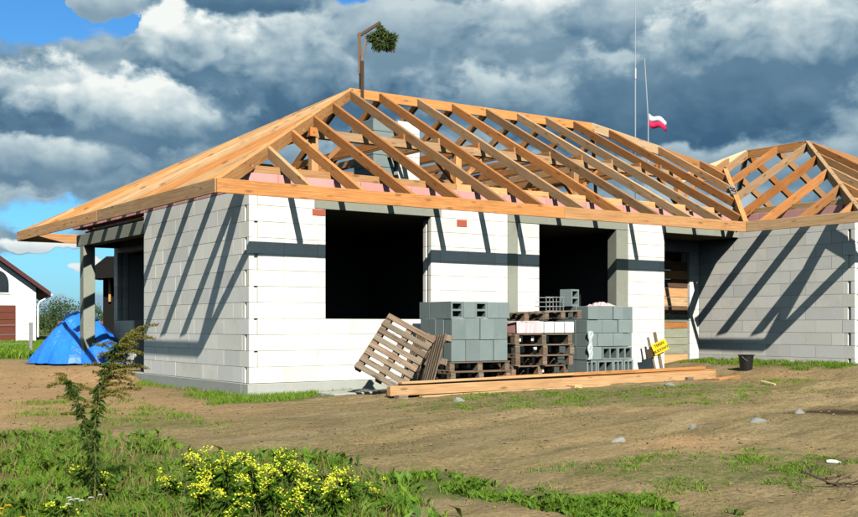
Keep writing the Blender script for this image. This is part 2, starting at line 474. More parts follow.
def leaf_mat(name, a, c, trans=.25):
    m, nt, b = new_mat(name, .6, .25)
    tc = N(nt, 'ShaderNodeTexCoord')
    n1 = noise(nt, tc.outputs['Object'], 9, 3, .6)
    g = N(nt, 'ShaderNodeNewGeometry')
    f = N(nt, 'ShaderNodeMath', operation='MULTIPLY_ADD'); nt.links.new(g.outputs['Random Per Island'], f.inputs[0]); f.inputs[1].default_value = .7
    nt.links.new(n1, f.inputs[2]); f2 = N(nt, 'ShaderNodeMath', operation='SUBTRACT'); nt.links.new(f.outputs[0], f2.inputs[0]); f2.inputs[1].default_value = .35; f2.use_clamp = True
    col = mixc(nt, f2.outputs[0], a, c)
    nt.links.new(col, b.inputs['Base Color'])
    tr = N(nt, 'ShaderNodeBsdfTranslucent'); nt.links.new(col, tr.inputs[0])
    mx = N(nt, 'ShaderNodeMixShader'); mx.inputs[0].default_value = trans
    out = nt.nodes['Material Output']
    nt.links.new(b.outputs[0], mx.inputs[1]); nt.links.new(tr.outputs[0], mx.inputs[2]); nt.links.new(mx.outputs[0], out.inputs['Surface'])
    return m


M_GRASS = leaf_mat('meadow_grass', (.055, .135, .009), (.22, .34, .022))
M_GRASSD = leaf_mat('dry_grass', (.20, .15, .06), (.34, .26, .11))
M_WEED2 = None
M_WEED = leaf_mat('broad_weed_leaf', (.03, .10, .010), (.15, .27, .02))
M_YEL = leaf_mat('yellow_petal', (.72, .78, .02), (.85, .88, .08), .3)
M_ORANGE = leaf_mat('orange_petal', (.80, .42, .01), (.85, .60, .03), .3)
M_WHITEF = leaf_mat('white_petal', (.75, .75, .65), (.85, .85, .8), .3)
M_GOLD = leaf_mat('fading_goldenrod_plume', (.11, .10, .015), (.27, .225, .035), .25)
M_GLEAF = leaf_mat('goldenrod_leaf', (.03, .07, .012), (.10, .15, .025), .25)
M_STEM = flat_mat('plant_stem', (.10, .12, .03))
M_FAR = leaf_mat('distant_foliage', (.02, .045, .012), (.06, .10, .025), .1)
M_METAL = flat_mat('galvanised_metal', (.55, .57, .58), .45, .5, .1, 6, .6)
M_SLATE = flat_mat('slate_blue_paint', (.10, .14, .18))
M_DARKW = flat_mat('dark_stained_wood', (.055, .035, .022), .85)
M_TAR = flat_mat('shade_black_board', (.012, .011, .010), .9, .1)  # black colour carries the shade around the shelter
M_BLACK = flat_mat('black_plastic', (.012, .012, .012), .4, .5)
M_WIRE = flat_mat('grey_wire', (.25, .25, .25), .6)
M_YSIGN = flat_mat('yellow_sign_paint', (.80, .50, .01), .5, .4, .04)
M_INK = flat_mat('dark_sign_lettering', (.05, .035, .01), .6)
M_REDF = flat_mat('red_flag_cloth', (.62, .02, .09), .8, .2, .08)
M_WHTF = flat_mat('white_flag_cloth', (.78, .78, .80), .8, .2, .05)
M_HOUSE = flat_mat('white_render', (.80, .80, .77), .9, .1, .03)
M_DKROOF = flat_mat('dark_red_roof_tile', (.075, .018, .018), .6, .3, .2)
M_DOORB = flat_mat('brown_garage_door', (.12, .028, .012), .6, .3)
M_GLASS = flat_mat('dark_window_glass', (.02, .025, .03), .1, .6)
M_FENCEB = flat_mat('reddish_brown_fence_panel', (.20, .085, .06), .9)
M_PACKW = flat_mat('white_wrapped_package', (.62, .64, .60), .35, .5, .15, 14)
M_FILM = flat_mat('dusty_clear_film', (.42, .47, .46), .25, .5, .25, 14)
M_FOAM = flat_mat('pinkish_white_foil', (.60, .46, .46), .35, .5, .25, 10)
M_TREEB = flat_mat('bark', (.08, .06, .045), .9)
M_SPRUCE = leaf_mat('spruce_green', (.02, .05, .012), (.10, .13, .03), .15)


def tarp_mat():
    m, nt, b = new_mat('blue_tarpaulin', .42, .5)
    tc = N(nt, 'ShaderNodeTexCoord')
    n1 = noise(nt, tc.outputs['Object'], 2.2, 5, .6); n2 = noise(nt, tc.outputs['Object'], 14, 4, .6)
    col = mixc(nt, n1, (.008, .11, .56), (.02, .22, .80))
    nt.links.new(col, b.inputs['Base Color']); bump(nt, b, n2, .5, .03)
    return m


M_TARP = tarp_mat()


def ground_mat():
    m, nt, b = new_mat('trodden_sandy_soil', .95, .1)
    tc = N(nt, 'ShaderNodeTexCoord'); P = tc.outputs['Object']
    rot = N(nt, 'ShaderNodeMapping'); rot.inputs['Rotation'].default_value = (0, 0, -.15); nt.links.new(P, rot.inputs[0]); P = rot.outputs[0]
    n_big = noise(nt, P, .22, 5, .6, (1, 1.8, 1)); n_mid = noise(nt, P, 1.1, 6, .65, (.5, 1.7, 1)); n_str = noise(nt, P, 2.6, 7, .7, (.35, 2.2, 1)); n_f = noise(nt, P, 26, 6, .7)
    n_p = noise(nt, P, 7, 5, .7)
    col = ramp_node(nt, n_big, [(.30, (.195, .150, .072)), (.5, (.275, .200, .098)), (.68, (.345, .247, .125))])
    f = N(nt, 'ShaderNodeMapRange'); nt.links.new(n_str, f.inputs['Value']); f.inputs['From Min'].default_value = .46; f.inputs['From Max'].default_value = .70; f.inputs['To Max'].default_value = .95
    col = mixc(nt, f.outputs[0], col, (.135, .102, .052))
    ol = N(nt, 'ShaderNodeMapRange'); nt.links.new(noise(nt, P, 3.4, 6, .68, (.45, 1.5, 1)), ol.inputs['Value']); ol.inputs['From Min'].default_value = .52; ol.inputs['From Max'].default_value = .70; ol.inputs['To Max'].default_value = .6
    col = mixc(nt, ol.outputs[0], col, (.13, .125, .048))
    f2 = N(nt, 'ShaderNodeMapRange'); nt.links.new(n_mid, f2.inputs['Value']); f2.inputs['From Min'].default_value = .50; f2.inputs['From Max'].default_value = .72; f2.inputs['To Max'].default_value = .75
    col = mixc(nt, f2.outputs[0], col, (.34, .26, .145))
    # greenish trampled growth
    at = N(nt, 'ShaderNodeAttribute', attribute_name='green')
    ga = N(nt, 'ShaderNodeMath', operation='MULTIPLY_ADD'); nt.links.new(n_p, ga.inputs[0]); ga.inputs[1].default_value = 1.5; nt.links.new(at.outputs['Fac'], ga.inputs[2])
    gm = N(nt, 'ShaderNodeMapRange'); nt.links.new(ga.outputs[0], gm.inputs['Value']); gm.inputs['From Min'].default_value = .92; gm.inputs['From Max'].default_value = 1.5; gm.inputs['To Max'].default_value = .85
    col = mixc(nt, gm.outputs[0], col, (.085, .115, .028))
    at2 = N(nt, 'ShaderNodeAttribute', attribute_name='sand')
    sm = N(nt, 'ShaderNodeMath', operation='MULTIPLY'); nt.links.new(at2.outputs['Fac'], sm.inputs[0]); sm.inputs[1].default_value = .85; sm.use_clamp = True
    col = mixc(nt, sm.outputs[0], col, (.42, .255, .125))
    sp = N(nt, 'ShaderNodeMapRange'); nt.links.new(n_f, sp.inputs['Value']); sp.inputs['From Min'].default_value = .3; sp.inputs['From Max'].default_value = .7; sp.inputs['To Min'].default_value = .62; sp.inputs['To Max'].default_value = 1.25
    at3 = N(nt, 'ShaderNodeAttribute', attribute_name='dark_stripe')
    col = mixc(nt, at3.outputs['Fac'], col, (.06, .038, .02))
    cc = N(nt, 'ShaderNodeVectorMath', operation='SCALE'); nt.links.new(col, cc.inputs[0]); nt.links.new(sp.outputs[0], cc.inputs['Scale'])
    nt.links.new(cc.outputs[0], b.inputs['Base Color'])
    h = N(nt, 'ShaderNodeMath', operation='MULTIPLY_ADD'); nt.links.new(n_f, h.inputs[0]); h.inputs[1].default_value = .35; nt.links.new(n_p, h.inputs[2])
    bump(nt, b, h.outputs[0], 1.0, .055)
    return m


M_GROUND = ground_mat()

# ------------------------------------------------------------------ green areas (world outlines)
POLY = {
    'bl': [(-4.9, -3.1), (-3.87, -3.56), (-3.49, -4.62), (-2.95, -5.81), (-2.16, -7.19), (-2.96, -8.72), (-4.1, -10.46), (-9, -12), (-9, -3)],
    'strip': [(-2.15, -7.09), (-1.73, -7.49), (-1.49, -8.29), (-1.22, -8.96), (-1.08, -9.75), (-1.2, -10.6), (-1.9, -10.2), (-1.82, -9.15), (-2.11, -8.43), (-2.53, -7.77)],
    'plinth': [(-.75, 0.6), (-0.1, 1.2), (-0.1, 0.0), (1.9, -.1), (1.5, -.7), (0.3, -1.2), (-0.55, -1.6), (-1.0, -1.2), (-.9, -.4)],
    'leftpl': [(-0.05, 4.6), (-0.05, 0.6), (-0.35, 0.99), (-.3, 2.66), (-.5, 4)],
    'wing': [(11.35, 1.0), (11.35, -2.7), (10.7, -2.9), (10.5, -1.5), (10.7, 0.9)],
    'mid': [(1.94, -2.3), (4.02, -2.59), (6.82, -2.94), (9.5, -2.6), (8.5, -4.2), (6.3, -4.76), (4.12, -5.6), (2.49, -4.8), (0.83, -4.2), (0.59, -3.5)],
    'br': [(-0.9, -7.9), (0.3, -8.0), (1.6, -8.3), (1.7, -9.2), (0.37, -9.64), (-0.46, -9.3)],
    'leftmid': [(-3.21, 0.68), (-2.14, 0.95), (-2.0, -1.65), (-2.3, -3.87), (-3.07, -3.6), (-3.9, -2.0)],
}


def inpoly(x, y, pl):
    c = np.zeros(x.shape, bool); n = len(pl)
    for i in range(n):
        x0, y0 = pl[i]; x1, y1 = pl[(i + 1) % n]
        if y0 == y1: continue
        t = ((y0 > y) != (y1 > y)) & (x < (x1 - x0) * (y - y0) / (y1 - y0) + x0)
        c ^= t
    return c


def pdist(x, y, pl):
    d = np.full(x.shape, 1e9); n = len(pl)
    for i in range(n):
        a = np.array(pl[i]); b = np.array(pl[(i + 1) % n]); e = b - a
        t = np.clip(((x - a[0]) * e[0] + (y - a[1]) * e[1]) / (e @ e), 0, 1)
        d = np.minimum(d, np.hypot(x - a[0] - t * e[0], y - a[1] - t * e[1]))
    return np.where(inpoly(x, y, pl), d, -d)


def lawnmask(x, y):
    s = (x - CX) * .5708 + (y - CY) * .8211
    return sst(26.5, 28.5, s + (fbm(x, y, .5, 3, 2) - .5) * 2.0)


def green(x, y):
    g = np.zeros(np.shape(x))
    wob = (fbm(x, y, 1.7, 4, 31) - .5) * 1.1
    for k, w, e in (('bl', 1, .45), ('strip', .8, .22), ('plinth', .9, .3), ('leftpl', .8, .2), ('wing', .7, .25), ('mid', .42, .6), ('br', .55, .4), ('leftmid', .5, .5)):
        g = np.maximum(g, w * sst(-e, e * .6, pdist(x, y, POLY[k]) + wob * e * 1.2))
    return np.maximum(g, lawnmask(x, y))


def sandm(x, y):
    g = np.exp(-(((x + .6) / 1.5) ** 2 + ((y - 5.6) / 2.6) ** 2)) * 1.3
    g = np.maximum(g, .8 * sst(-4, -1, y) * sst(.5, -2.5, x) * (1 - lawnmask(x, y)))
    for (a, b_, r, w) in ((-2.6, -.5, 1.3, .7), (2.7, -5.6, .5, .5), (1.2, -7.6, .5, .9), (9.6, -2.4, .8, .7), (8.4, -3.4, .9, .5)):
        g = np.maximum(g, w * np.exp(-(((x - a) / r) ** 2 + ((y - b_) / r) ** 2)))
    return np.clip(g * (.55 + .9 * fbm(x, y, 1.6, 4, 5)), 0, 1)


def build_ground():
    def axis(lo, hi, step, far):
        a = list(np.arange(lo, hi + 1e-6, step)); s = step; x = hi
        while x < far: s *= 1.25; x += s; a.append(x)
        s = step; x = lo; pre = []
        while x > -far: s *= 1.25; x -= s; pre.append(x)
        return np.array(pre[::-1] + a)
    xs = axis(-9, 17, .1, 1500); ys = axis(-14.5, 13, .1, 1500)
    X, Y = np.meshgrid(xs, ys); x = X.ravel(); y = Y.ravel(); z = gz(x, y)
    nx, ny = len(xs), len(ys)
    me = bpy.data.meshes.new('ground')
    me.vertices.add(nx * ny); me.vertices.foreach_set('co', np.stack([x, y, z], 1).ravel())
    i = np.arange(nx * ny).reshape(ny, nx)
    q = np.stack([i[:-1, :-1], i[:-1, 1:], i[1:, 1:], i[1:, :-1]], -1).reshape(-1)
    nf = len(q) // 4
    me.loops.add(len(q)); me.loops.foreach_set('vertex_index', q)
    me.polygons.add(nf); me.polygons.foreach_set('loop_start', np.arange(nf) * 4)
    me.polygons.foreach_set('use_smooth', np.ones(nf, bool))
    me.update(calc_edges=True)
    a = me.attributes.new('green', 'FLOAT', 'POINT'); a.data.foreach_set('value', green(x, y).astype(np.float32))
    a = me.attributes.new('sand', 'FLOAT', 'POINT'); a.data.foreach_set('value', sandm(x, y).astype(np.float32))
    u = (x - 4.55) * .8211 - (y + 7.5) * .5708; v = (x - 4.60) * .5708 + (y + 7.5) * .8211
    dm = 1.3 * np.exp(-((u / .95) ** 4) - ((v / .24) ** 2)) * (.5 + fbm(x, y, 4, 3, 6))
    a = me.attributes.new('dark_stripe', 'FLOAT', 'POINT'); a.data.foreach_set('value', np.clip(dm, 0, 1).astype(np.float32))  # dark brown stripe across the soil on the right
    me.materials.append(M_GROUND)
    link(bpy.data.objects.new('ground', me), kind='structure')


build_ground()

# ------------------------------------------------------------------ the house
house = thing('unfinished_house', 'unfinished white block bungalow under a bare orange timber roof frame', 'house')
Z0 = .19; CH = .25; NC = 12; TOPW = 3.07
T = .24
_bm = {}


def block_mesh(L, H, gl, gr, mi):
    """block lying along +X from 0..L, outer face at y=0, thickness T; optional grip groove in its ends"""
    key = (round(L, 2), round(H, 3), gl, gr, mi)
    if key in _bm: return _bm[key]
    g = .0028; gd = .03
    x0, x1, y0, y1 = g, L - g, 0.0, T
    pr = [(x0, y0), (x1, y0)]
    if gr: pr += [(x1, .085), (x1 - gd, .095), (x1 - gd, .145), (x1, .155)]
    pr += [(x1, y1), (x0, y1)]
    if gl: pr += [(x0, .155), (x0 + gd, .145), (x0 + gd, .095), (x0, .085)]
    G = Geo().prism(pr, .003, H - .003)
    me = G.mesh('block', (M_BLOCK, M_BLOCK2, M_BLOCK3)[mi])
    _bm[key] = me; return me


def block_wall(org, ang, L, openings=(), grooveL='alt', grooveR='alt', phase=0, courses=NC, zb=Z0, blocks=True, dark=(.72, .16, .12), inner=T, skip=()):
    """wall running from org along direction ang; outer face on the right-hand side (-Y local). openings: (x0,x1,z0,z1)"""
    R = Matrix.Translation((org[0], org[1], 0)) @ Matrix.Rotation(ang, 4, 'Z')
    top = zb + courses * CH
    # mortar core, butted round the openings and 7 mm behind every face
    G = Geo(); e = .007
    xs = sorted({0.0, L} | {o[0] for o in openings} | {o[1] for o in openings})
    for a, b_ in zip(xs[:-1], xs[1:]):
        zz = [(zb, top)]
        ins = [o for o in openings if o[0] <= a + 1e-6 and o[1] >= b_ - 1e-6]
        for o in ins:
            nz = []
            for (p, q) in zz:
                if o[2] > p + 1e-3: nz.append((p, min(q, o[2]) - (e if o[2] < q else 0)))
                if o[3] < q - 1e-3: nz.append((max(p, o[3]) + e, q))
            zz = nz
        la = (T if grooveL == 'alt' else .045) if a == 0 else (.045 if any(abs(o[1] - a) < 1e-6 for o in openings) else 0)
        lb = (T if grooveR == 'alt' else .045) if b_ == L else (.045 if any(abs(o[0] - b_) < 1e-6 for o in openings) else 0)
        if ins: la = lb = -.045
        if not blocks: la = lb = e if not ins else -e
        if b_ - lb - a - la < .01: continue
        for (p, q) in zz:
            if q - p > .02: G.box((a + la, e, p), (b_ - lb, inner - e, q - .001))
    core = G.obj('wall', M_MORTAR, house); core.matrix_local = R
    if not blocks: return core
    for k in range(courses):
        z = zb + k * CH
        par = (k + phase) % 2
        start = T if (par and grooveL == 'alt') else 0.0
        end = L - (T if (par and grooveR == 'alt') else 0.0)
        cuts = [start]; x = start + (.6 if not par else .36)
        if not par: x = .6
        else: x = start + .06 + .3
        while x < end - .08: cuts.append(x); x += .6
        cuts.append(end)
        segs = list(zip(cuts[:-1], cuts[1:]))
        for o in tuple(openings) + tuple(skip):
            ns = []
            for (a, b_) in segs:
                if o[3] <= z + .10 or o[2] >= z + CH - .10 or b_ <= o[0] or a >= o[1]: ns.append((a, b_)); continue
                if a < o[0] - .03: ns.append((a, o[0]))
                if b_ > o[1] + .03: ns.append((o[1], b_))
            segs = ns
        for (a, b_) in segs:
            zlo, zhi = z, z + CH
            mi = RND.choices((0, 1, 2), dark)[0]
            gl = (a == 0.0 and grooveL in ('alt', 'all')) or any(abs(a - o[1]) < 1e-6 for o in openings)
            gr = (b_ == L and grooveR in ('alt', 'all')) or any(abs(b_ - o[0]) < 1e-6 for o in openings)
            me = block_mesh(b_ - a, CH, gl, gr, mi)
            j = RND.uniform(-.0018, .0018)
            put('block', me, core, Matrix.Translation((a, j, zlo)))
    return core


W1 = (1.34, 3.40, 1.19, 2.94); W2 = (5.83, 7.79, .94, 2.94)
PIL = (5.08, 5.32, Z0, 2.94); PIL2 = (7.79, 8.11, Z0, 2.94)
# front wall (x 0 -> 9.13 at y = 0)
block_wall((0, 0), 0, 9.13, openings=(W1, W2), skip=(PIL, PIL2, (1.14, 3.62, 2.94, 3.2), (5.08, 8.11, 2.94, 3.2)), dark=(.86, .12, .02), grooveR='all')
# left wall: runs along y at x = 0, built from far end towards the corner so that its outer face looks to -x
block_wall((0, 4.53), -math.pi / 2, 4.53, grooveL='all', grooveR='alt', phase=1, dark=(.66, .05, .29))
# wing: left wall from recess to the corner, front wall to the right
block_wall((11.41, 1.10), -math.pi / 2, 3.87, grooveL='no', grooveR='alt', phase=1, dark=(.66, .05, .29), courses=NC, zb=Z0)
block_wall((11.41, -2.77), 0, 6.3, openings=((1.9, 4.4, 1.19, 2.94),), grooveL='alt', grooveR='all', dark=(.86, .12, .02), courses=NC)
# recess: side, back wall with boarded doorway
block_wall((8.89, 1.10), 0, 2.52 + .0, openings=((.55, 2.22, Z0, 2.69),), grooveL='no', grooveR='no', dark=(.9, .08, .02))
block_wall((9.13, .247), math.pi / 2, .85, blocks=False, grooveL='no', grooveR='no', courses=11)
# covered corner at the back left: inner wall and hidden walls of the shell
block_wall((.9, 8.9), -math.pi / 2, 4.1, openings=((.24, 1.27, 1.19, 2.69), (1.27, 2.6, Z0, 2.69)), grooveL='all', grooveR='no', dark=(.6, .1, .3))  # window added and doorway widened to blacken the shaded wall
for org, ang, L in (((15.8, 8.9), math.pi, 14.65), ((17.71, 6.0), math.pi, 1.9), ((17.71, -2.77), math.pi / 2, 8.76)):
    block_wall(org, ang, L, blocks=False)
G = Geo(); G.box((.247, 4.29, Z0), (.893, 4.523, 3.18)); G.obj('wall', M_MORTAR, house)


def hpart(name, mat, *boxes, **kw):
    g = Geo()
    for a, b_ in boxes: g.cham(a, b_, .006)
    return g.obj(name, mat, house, **kw)


hpart('plinth', M_PLINTH, ((-.035, -.035, -.35), (9.16, .2, .185)))
hpart('plinth', M_PLINTH, ((-.035, .205, -.35), (.2, 8.95, .185)))
hpart('plinth', M_PLINTH, ((11.385, -2.8, -.35), (17.8, -2.6, .185)))
hpart('plinth', M_PLINTH, ((11.385, -2.595, -.35), (11.6, 1.09, .185)))
# ground floor and ceiling slabs keep the rooms dark
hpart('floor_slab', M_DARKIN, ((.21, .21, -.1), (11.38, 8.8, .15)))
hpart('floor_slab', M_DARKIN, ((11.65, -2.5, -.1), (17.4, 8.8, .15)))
hpart('ceiling_slab', M_CONC, ((.25, .25, 2.95), (11.64, 8.88, 3.16)))
hpart('ceiling_slab', M_CONC, ((11.66, -2.51, 2.95), (17.5, 8.7, 3.16)))
# inner partitions, added so little light gets into the rooms
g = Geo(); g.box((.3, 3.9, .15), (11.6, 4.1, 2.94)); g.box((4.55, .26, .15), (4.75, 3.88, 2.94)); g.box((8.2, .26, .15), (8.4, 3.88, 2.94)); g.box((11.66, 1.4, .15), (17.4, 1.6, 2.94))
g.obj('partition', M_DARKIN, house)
# lintels, ring beam, columns
hpart('lintel', M_CONC, ((1.145, -.003, 2.945), (3.615, .243, 3.185)))
hpart('lintel', M_CONC, ((5.085, -.004, 2.945), (8.105, .243, 3.185)))
hpart('concrete_pillar', M_CONC, ((5.085, -.004, .192), (5.315, .243, 2.94)))
hpart('concrete_pillar', M_CONC, ((7.793, -.004, .192), (8.105, .243, 2.94)))
hpart('lintel', M_CONC, ((9.135, -.001, 2.95), (11.405, .24, 3.185)))
hpart('lintel', M_CONC, ((0.0, 4.535, 2.80), (.24, 8.45, 3.05)))
hpart('lintel', M_CONC, ((0.0, 8.455, 2.80), (.895, 8.70, 3.05)))
hpart('brick', M_BRICK, ((1.10, -.006, 2.83), (1.335, .05, 2.935)), label='small red brick at the window head')
hpart('brick', M_BRICK, ((3.95, -.006, 2.80), (4.17, .05, 2.925)), label='small red brick set in the pale blocks')
col = hpart('column', M_CONC, ((0, 8.2, .1), (.25, 8.45, 2.795)))
# boards closing the doorway in the recess
zb = .2
for i, (h, mt) in enumerate([(.26, M_WOOD), (.20, M_GREYW), (.16, M_GREYW), (.20, M_GREYW), (.14, M_WOOD), (.17, M_GREYW), (.17, M_BROWNW), (.20, M_WOOD), (.20, M_WOOD), (.19, M_BROWNW), (.2, M_WOOD), (.2, M_BROWNW), (.18, M_WOOD)]):
    if zb + h > 2.66: break
    g = Geo().cham((0, -.0125, 0), (1.64, .0125, h - .008), .003)
    put('plank', g.mesh('plank', mt), house, Matrix.Translation((9.455, 1.16 + RND.uniform(-.006, .006), zb)))
    zb += h

# knee course of pink blocks and wall plates above the walls
_pk = Geo().cham((.003, 0, .002), (.497, .235, .238), .004).mesh('pink_block', M_PINK)
_pks = Geo().cham((.003, 0, .002), (.247, .235, .238), .004).mesh('pink_block', M_PINK)


def knee(org, ang, L, z=3.192):
    R = Matrix.Translation((org[0], org[1], 0)) @ Matrix.Rotation(ang, 4, 'Z')
    x = 0
    while x < L - .2:
        s = (L - x) < .5
        put('pink_block', _pks if s else _pk, house, R @ Matrix.Translation((x, .002, z))); x += .5 if not s else .25


knee((0, 0), 0, 11.3)
knee((0, 9.0), -math.pi / 2, 8.75)
knee((11.41, 1.0), -math.pi / 2, 3.52)
knee((11.41, -2.77), 0, 6.2)
knee((15.8, 8.9), math.pi, 15.5)

# ------------------------------------------------------------------ roof timbers
O = .936; ZE = 3.151; P = .5368; D = 10.7876
XE = 10.47; W = 8.431
RY = -O + D / 2; RX = RY; A2X = 11.374
SL = math.atan(P)
_tm = {}


def timber(name, p0, p1, w, h, mat=None, drop=0.0, label=None, twist=0.0, up=Vector((0, 0, 1))):
    """bar of width w (sideways) and depth h hung with its top edge line on p0-p1"""
    p0 = Vector(p0); p1 = Vector(p1); d = p1 - p0; L = d.length
    if L < .05: return None
    x = d.normalized(); y = up.cross(x).normalized(); z = x.cross(y)
    if twist: q = Matrix.Rotation(twist, 3, x); y = q @ y; z = q @ z
    M = Matrix((( x.x, y.x, z.x, p0.x - z.x * drop), (x.y, y.y, z.y, p0.y - z.y * drop), (x.z, y.z, z.z, p0.z - z.z * drop), (0, 0, 0, 1)))
    g = Geo().cham((0, -w / 2, -h), (L, w / 2, 0), .004)
    return put(name, g.mesh(name, mat or (M_RAFT if name in ('rafter', 'collar_tie', 'purlin', 'brace') and p0.x > -.5 else M_WOOD)), house, M, label=label)


def zr(u): return ZE + P * u      # height of the roof plane at distance u from the eave


RW, RH = .075, .17
jit = lambda a=.01: RND.uniform(-a, a)
# main front + back slope rafters
xr = [.60, 1.50, 2.44, 3.38, 4.36, 5.18, 6.17, 7.10, 8.06, 8.98, 9.88, 10.76]
for x in xr:
    top = min(x, RY) if x < A2X else RY - (x - A2X)
    y0 = -O + .02 if x < XE else x - XE - O
    tw = jit(.05)
    timber('rafter', (x + jit(), y0, zr(y0 + O)), (x + jit(), top - .03, zr(top + O)), RW, RH, twist=tw)
    yb = -O + D - .02
    timber('rafter', (x + jit(), yb, zr(0.02)), (x + jit(), 2 * RY - top + .03, zr(top + O)), RW, RH, twist=jit(.05))
    # jack rafters of the left hip end mirror the same spacing
for x in (11.66, 12.5, 13.2):
    top = RY - (x - A2X); y0 = x - XE - O
    if top - y0 > .3: timber('rafter', (x, y0, zr(y0 + O)), (x, top - .03, zr(top + O)), RW, RH)
for x in (11.8, 12.9, 14.0, 15.1, 16.1):
    top = RY - (x - A2X)
    if top > -O: timber('rafter', (x, -O + D - .02, ZE), (x, 2 * RY - top + .03, zr(top + O)), RW, RH)
# left hip end
for y in [.02, .96, 1.93, 2.90, 3.86, 4.52, 5.3, 6.2, 7.1, 8.0, 8.9]:
    top = min(y, 2 * RY - y)
    if top < -.7: continue
    timber('rafter', (-O + .02, y, zr(.02)), (top - .03, y + jit(), zr(top + O)), RW, RH, twist=jit(.04))
# hips, ridge, valley
def hip(a, b_, name='hip_rafter', w=.09, h=.2, **kw): return timber(name, a, b_, w, h, **kw)
hip((-O, -O, ZE + .012), (RX, RY, zr(RX + O) + .02))
hip((-O, -O + D, ZE + .012), (RX, RY + .01, zr(RX + O) + .015))
timber('ridge_board', (RX - .05, RY, zr(RX + O) + .025), (A2X + .05, RY, zr(RX + O) + .025), .05, .2)
JX = 13.62; JY = RY - (JX - A2X)
m_ = .38
mx_, my_ = A2X + (JX - A2X) * .52, RY - (JX - A2X) * .52
hip((A2X, RY, zr(RX + O) + .03), (mx_, my_, zr(my_ + O) + .03), mat=M_PALE, w=.09, h=.21)
hip((mx_, my_ , zr(my_ + O) + .01), (JX, JY, zr(JY + O) + .0), w=.08)
xe2 = A2X + D / 2
hip((A2X, RY, zr(RX + O)), (xe2 - .02, 2 * RY + O - .02, ZE))
timber('valley_rafter', (XE - .03, -O - .03, ZE + .03), (JX, JY, zr(JY + O) + .04), .10, .2)
# wing
WRX = XE + W / 2; WZ = zr(W / 2); WA = .67; WB = 2.455; YF = WA - W / 2
timber('ridge_board', (WRX, WA, WZ + .02), (WRX, WB, WZ + .02), .05, .2)
hip((XE, YF, ZE), (WRX, WA, WZ + .02)); hip((XE + W, YF, ZE), (WRX + .01, WA + .01, WZ + .015))
hip((WRX, WB, WZ + .03), (JX - .1, WB + (WRX - JX) + .1, zr(JX - .1 - XE) + .05), mat=M_PALE)
hip((WRX, WB, WZ), (XE + W, WB + W / 2, ZE))
for y in [-3.06, -2.15, -1.23, -.31, .61, 1.54, 2.42]:
    x1 = WRX if y >= WA else XE + (y - YF)
    x0 = XE if y < -O else XE + y + O
    timber('rafter', (x0 + .02, y, zr(x0 - XE)), (x1 - .03, y + jit(), zr(x1 - XE)), RW, RH, twist=jit(.04))
for y in [2.75, 3.35, 3.95]:
    x1 = WRX - (y - WB); x0 = max(JX, XE + .1)
    if x1 - x0 > .1: timber('rafter', (x0, y, zr(x0 - XE)), (x1 - .03, y, zr(x1 - XE)), RW, RH)
for y in [-3.06, -2.15, -1.23, -.31, .61, 1.54, 2.42, 3.3, 4.3, 5.3]:
    u = min(W / 2, y - YF, WB + W / 2 - y)
    if u > .1: timber('rafter', (XE + W - .02, y, ZE), (XE + W - u + .03, y, zr(u)), RW, RH)
for i in range(9):
    x = XE + .7 + i * .9
    u = min(x - XE, XE + W - x)
    timber('rafter', (x, YF + .02, ZE), (x, YF + u - .03, zr(u)), RW, RH)
# fascia boards
def fascia(a, b_, n, mat=M_WOOD, zoff=0.0):
    a = Vector(a); b_ = Vector(b_)
    d = (b_ - a)
    cuts = [0] + [(i + 1 + RND.uniform(-.15, .15)) / n for i in range(n - 1)] + [1]
    for p, q in zip(cuts[:-1], cuts[1:]):
        u = (d.normalized() * .002)
        timber('fascia_board', a + d * p + u, a + d * q - u, .032, .205, mat)
fascia((-O - .016, -O - .018, ZE + .012), (XE - .0, -O - .018, ZE + .012), 2)
fascia((-O - .018, -O + D, ZE + .012), (-O - .018, -O - .002, ZE + .012), 2)
fascia((-O, -O + D + .016, ZE + .012), (xe2, -O + D + .016, ZE + .012), 4)
fascia((XE + .0 - .018, -O - .036, ZE + .012), (XE - .018, YF - .002, ZE + .012), 1)
fascia((XE - .018, YF - .018, ZE + .012), (XE + W, YF - .018, ZE + .012), 2)
fascia((XE + W + .018, YF, ZE + .012), (XE + W + .018, WB + W / 2, ZE + .012), 2)
# wall plates
PT = 3.192 + .24 + .137 - .0
PL = 3.432
def plate(a, b_): timber('wall_plate', (a[0], a[1], PL + .135), (b_[0], b_[1], PL + .135), .14, .13)
PL = 3.335 + .09
for a, b_ in (((-.1, .16), (4.0, .16)), ((4.01, .16), (11.3, .16)), ((.16, .26), (.16, 8.6)), ((11.57, .9), (11.57, -2.5)), ((11.4, -2.6), (17.6, -2.6)), ((.3, 8.75), (15.6, 8.75))):
    plate(a, b_)
# purlins, posts, collars
PY = 2.25
pz = zr(PY + O) - .20
for y in (PY, 2 * RY - PY): timber('purlin', (PY - .25, y, pz), (12.9, y, pz), .14, .16)
timber('purlin', (PY, PY - .2, pz - .003), (PY, 2 * RY - PY + .2, pz - .003), .14, .16)
for x in (PY + .1, 5.6, 8.75, 12.0):
    for y in (PY, 2 * RY - PY):
        timber('post', (x, y, 3.162), (x, y, pz - .165), .14, .14, up=Vector((0, 1, 0)), drop=-.07)
        for s in (-1, 1):
            if x + s * .6 > PY: timber('brace', (x + s * .05, y, pz - .75), (x + s * .65, y, pz - .18), .06, .10, up=Vector((0, 1, 0)), drop=-.05)
cz = pz + .12
for x in xr[4:] + [11.3]:
    for s in (-1, 1):
        timber('collar_tie', (x + s * .062, 2.18, cz - .02 + jit(.006)), (x + s * .062, 2 * RY - 2.18, cz - .02 + jit(.006)), .04, .15)
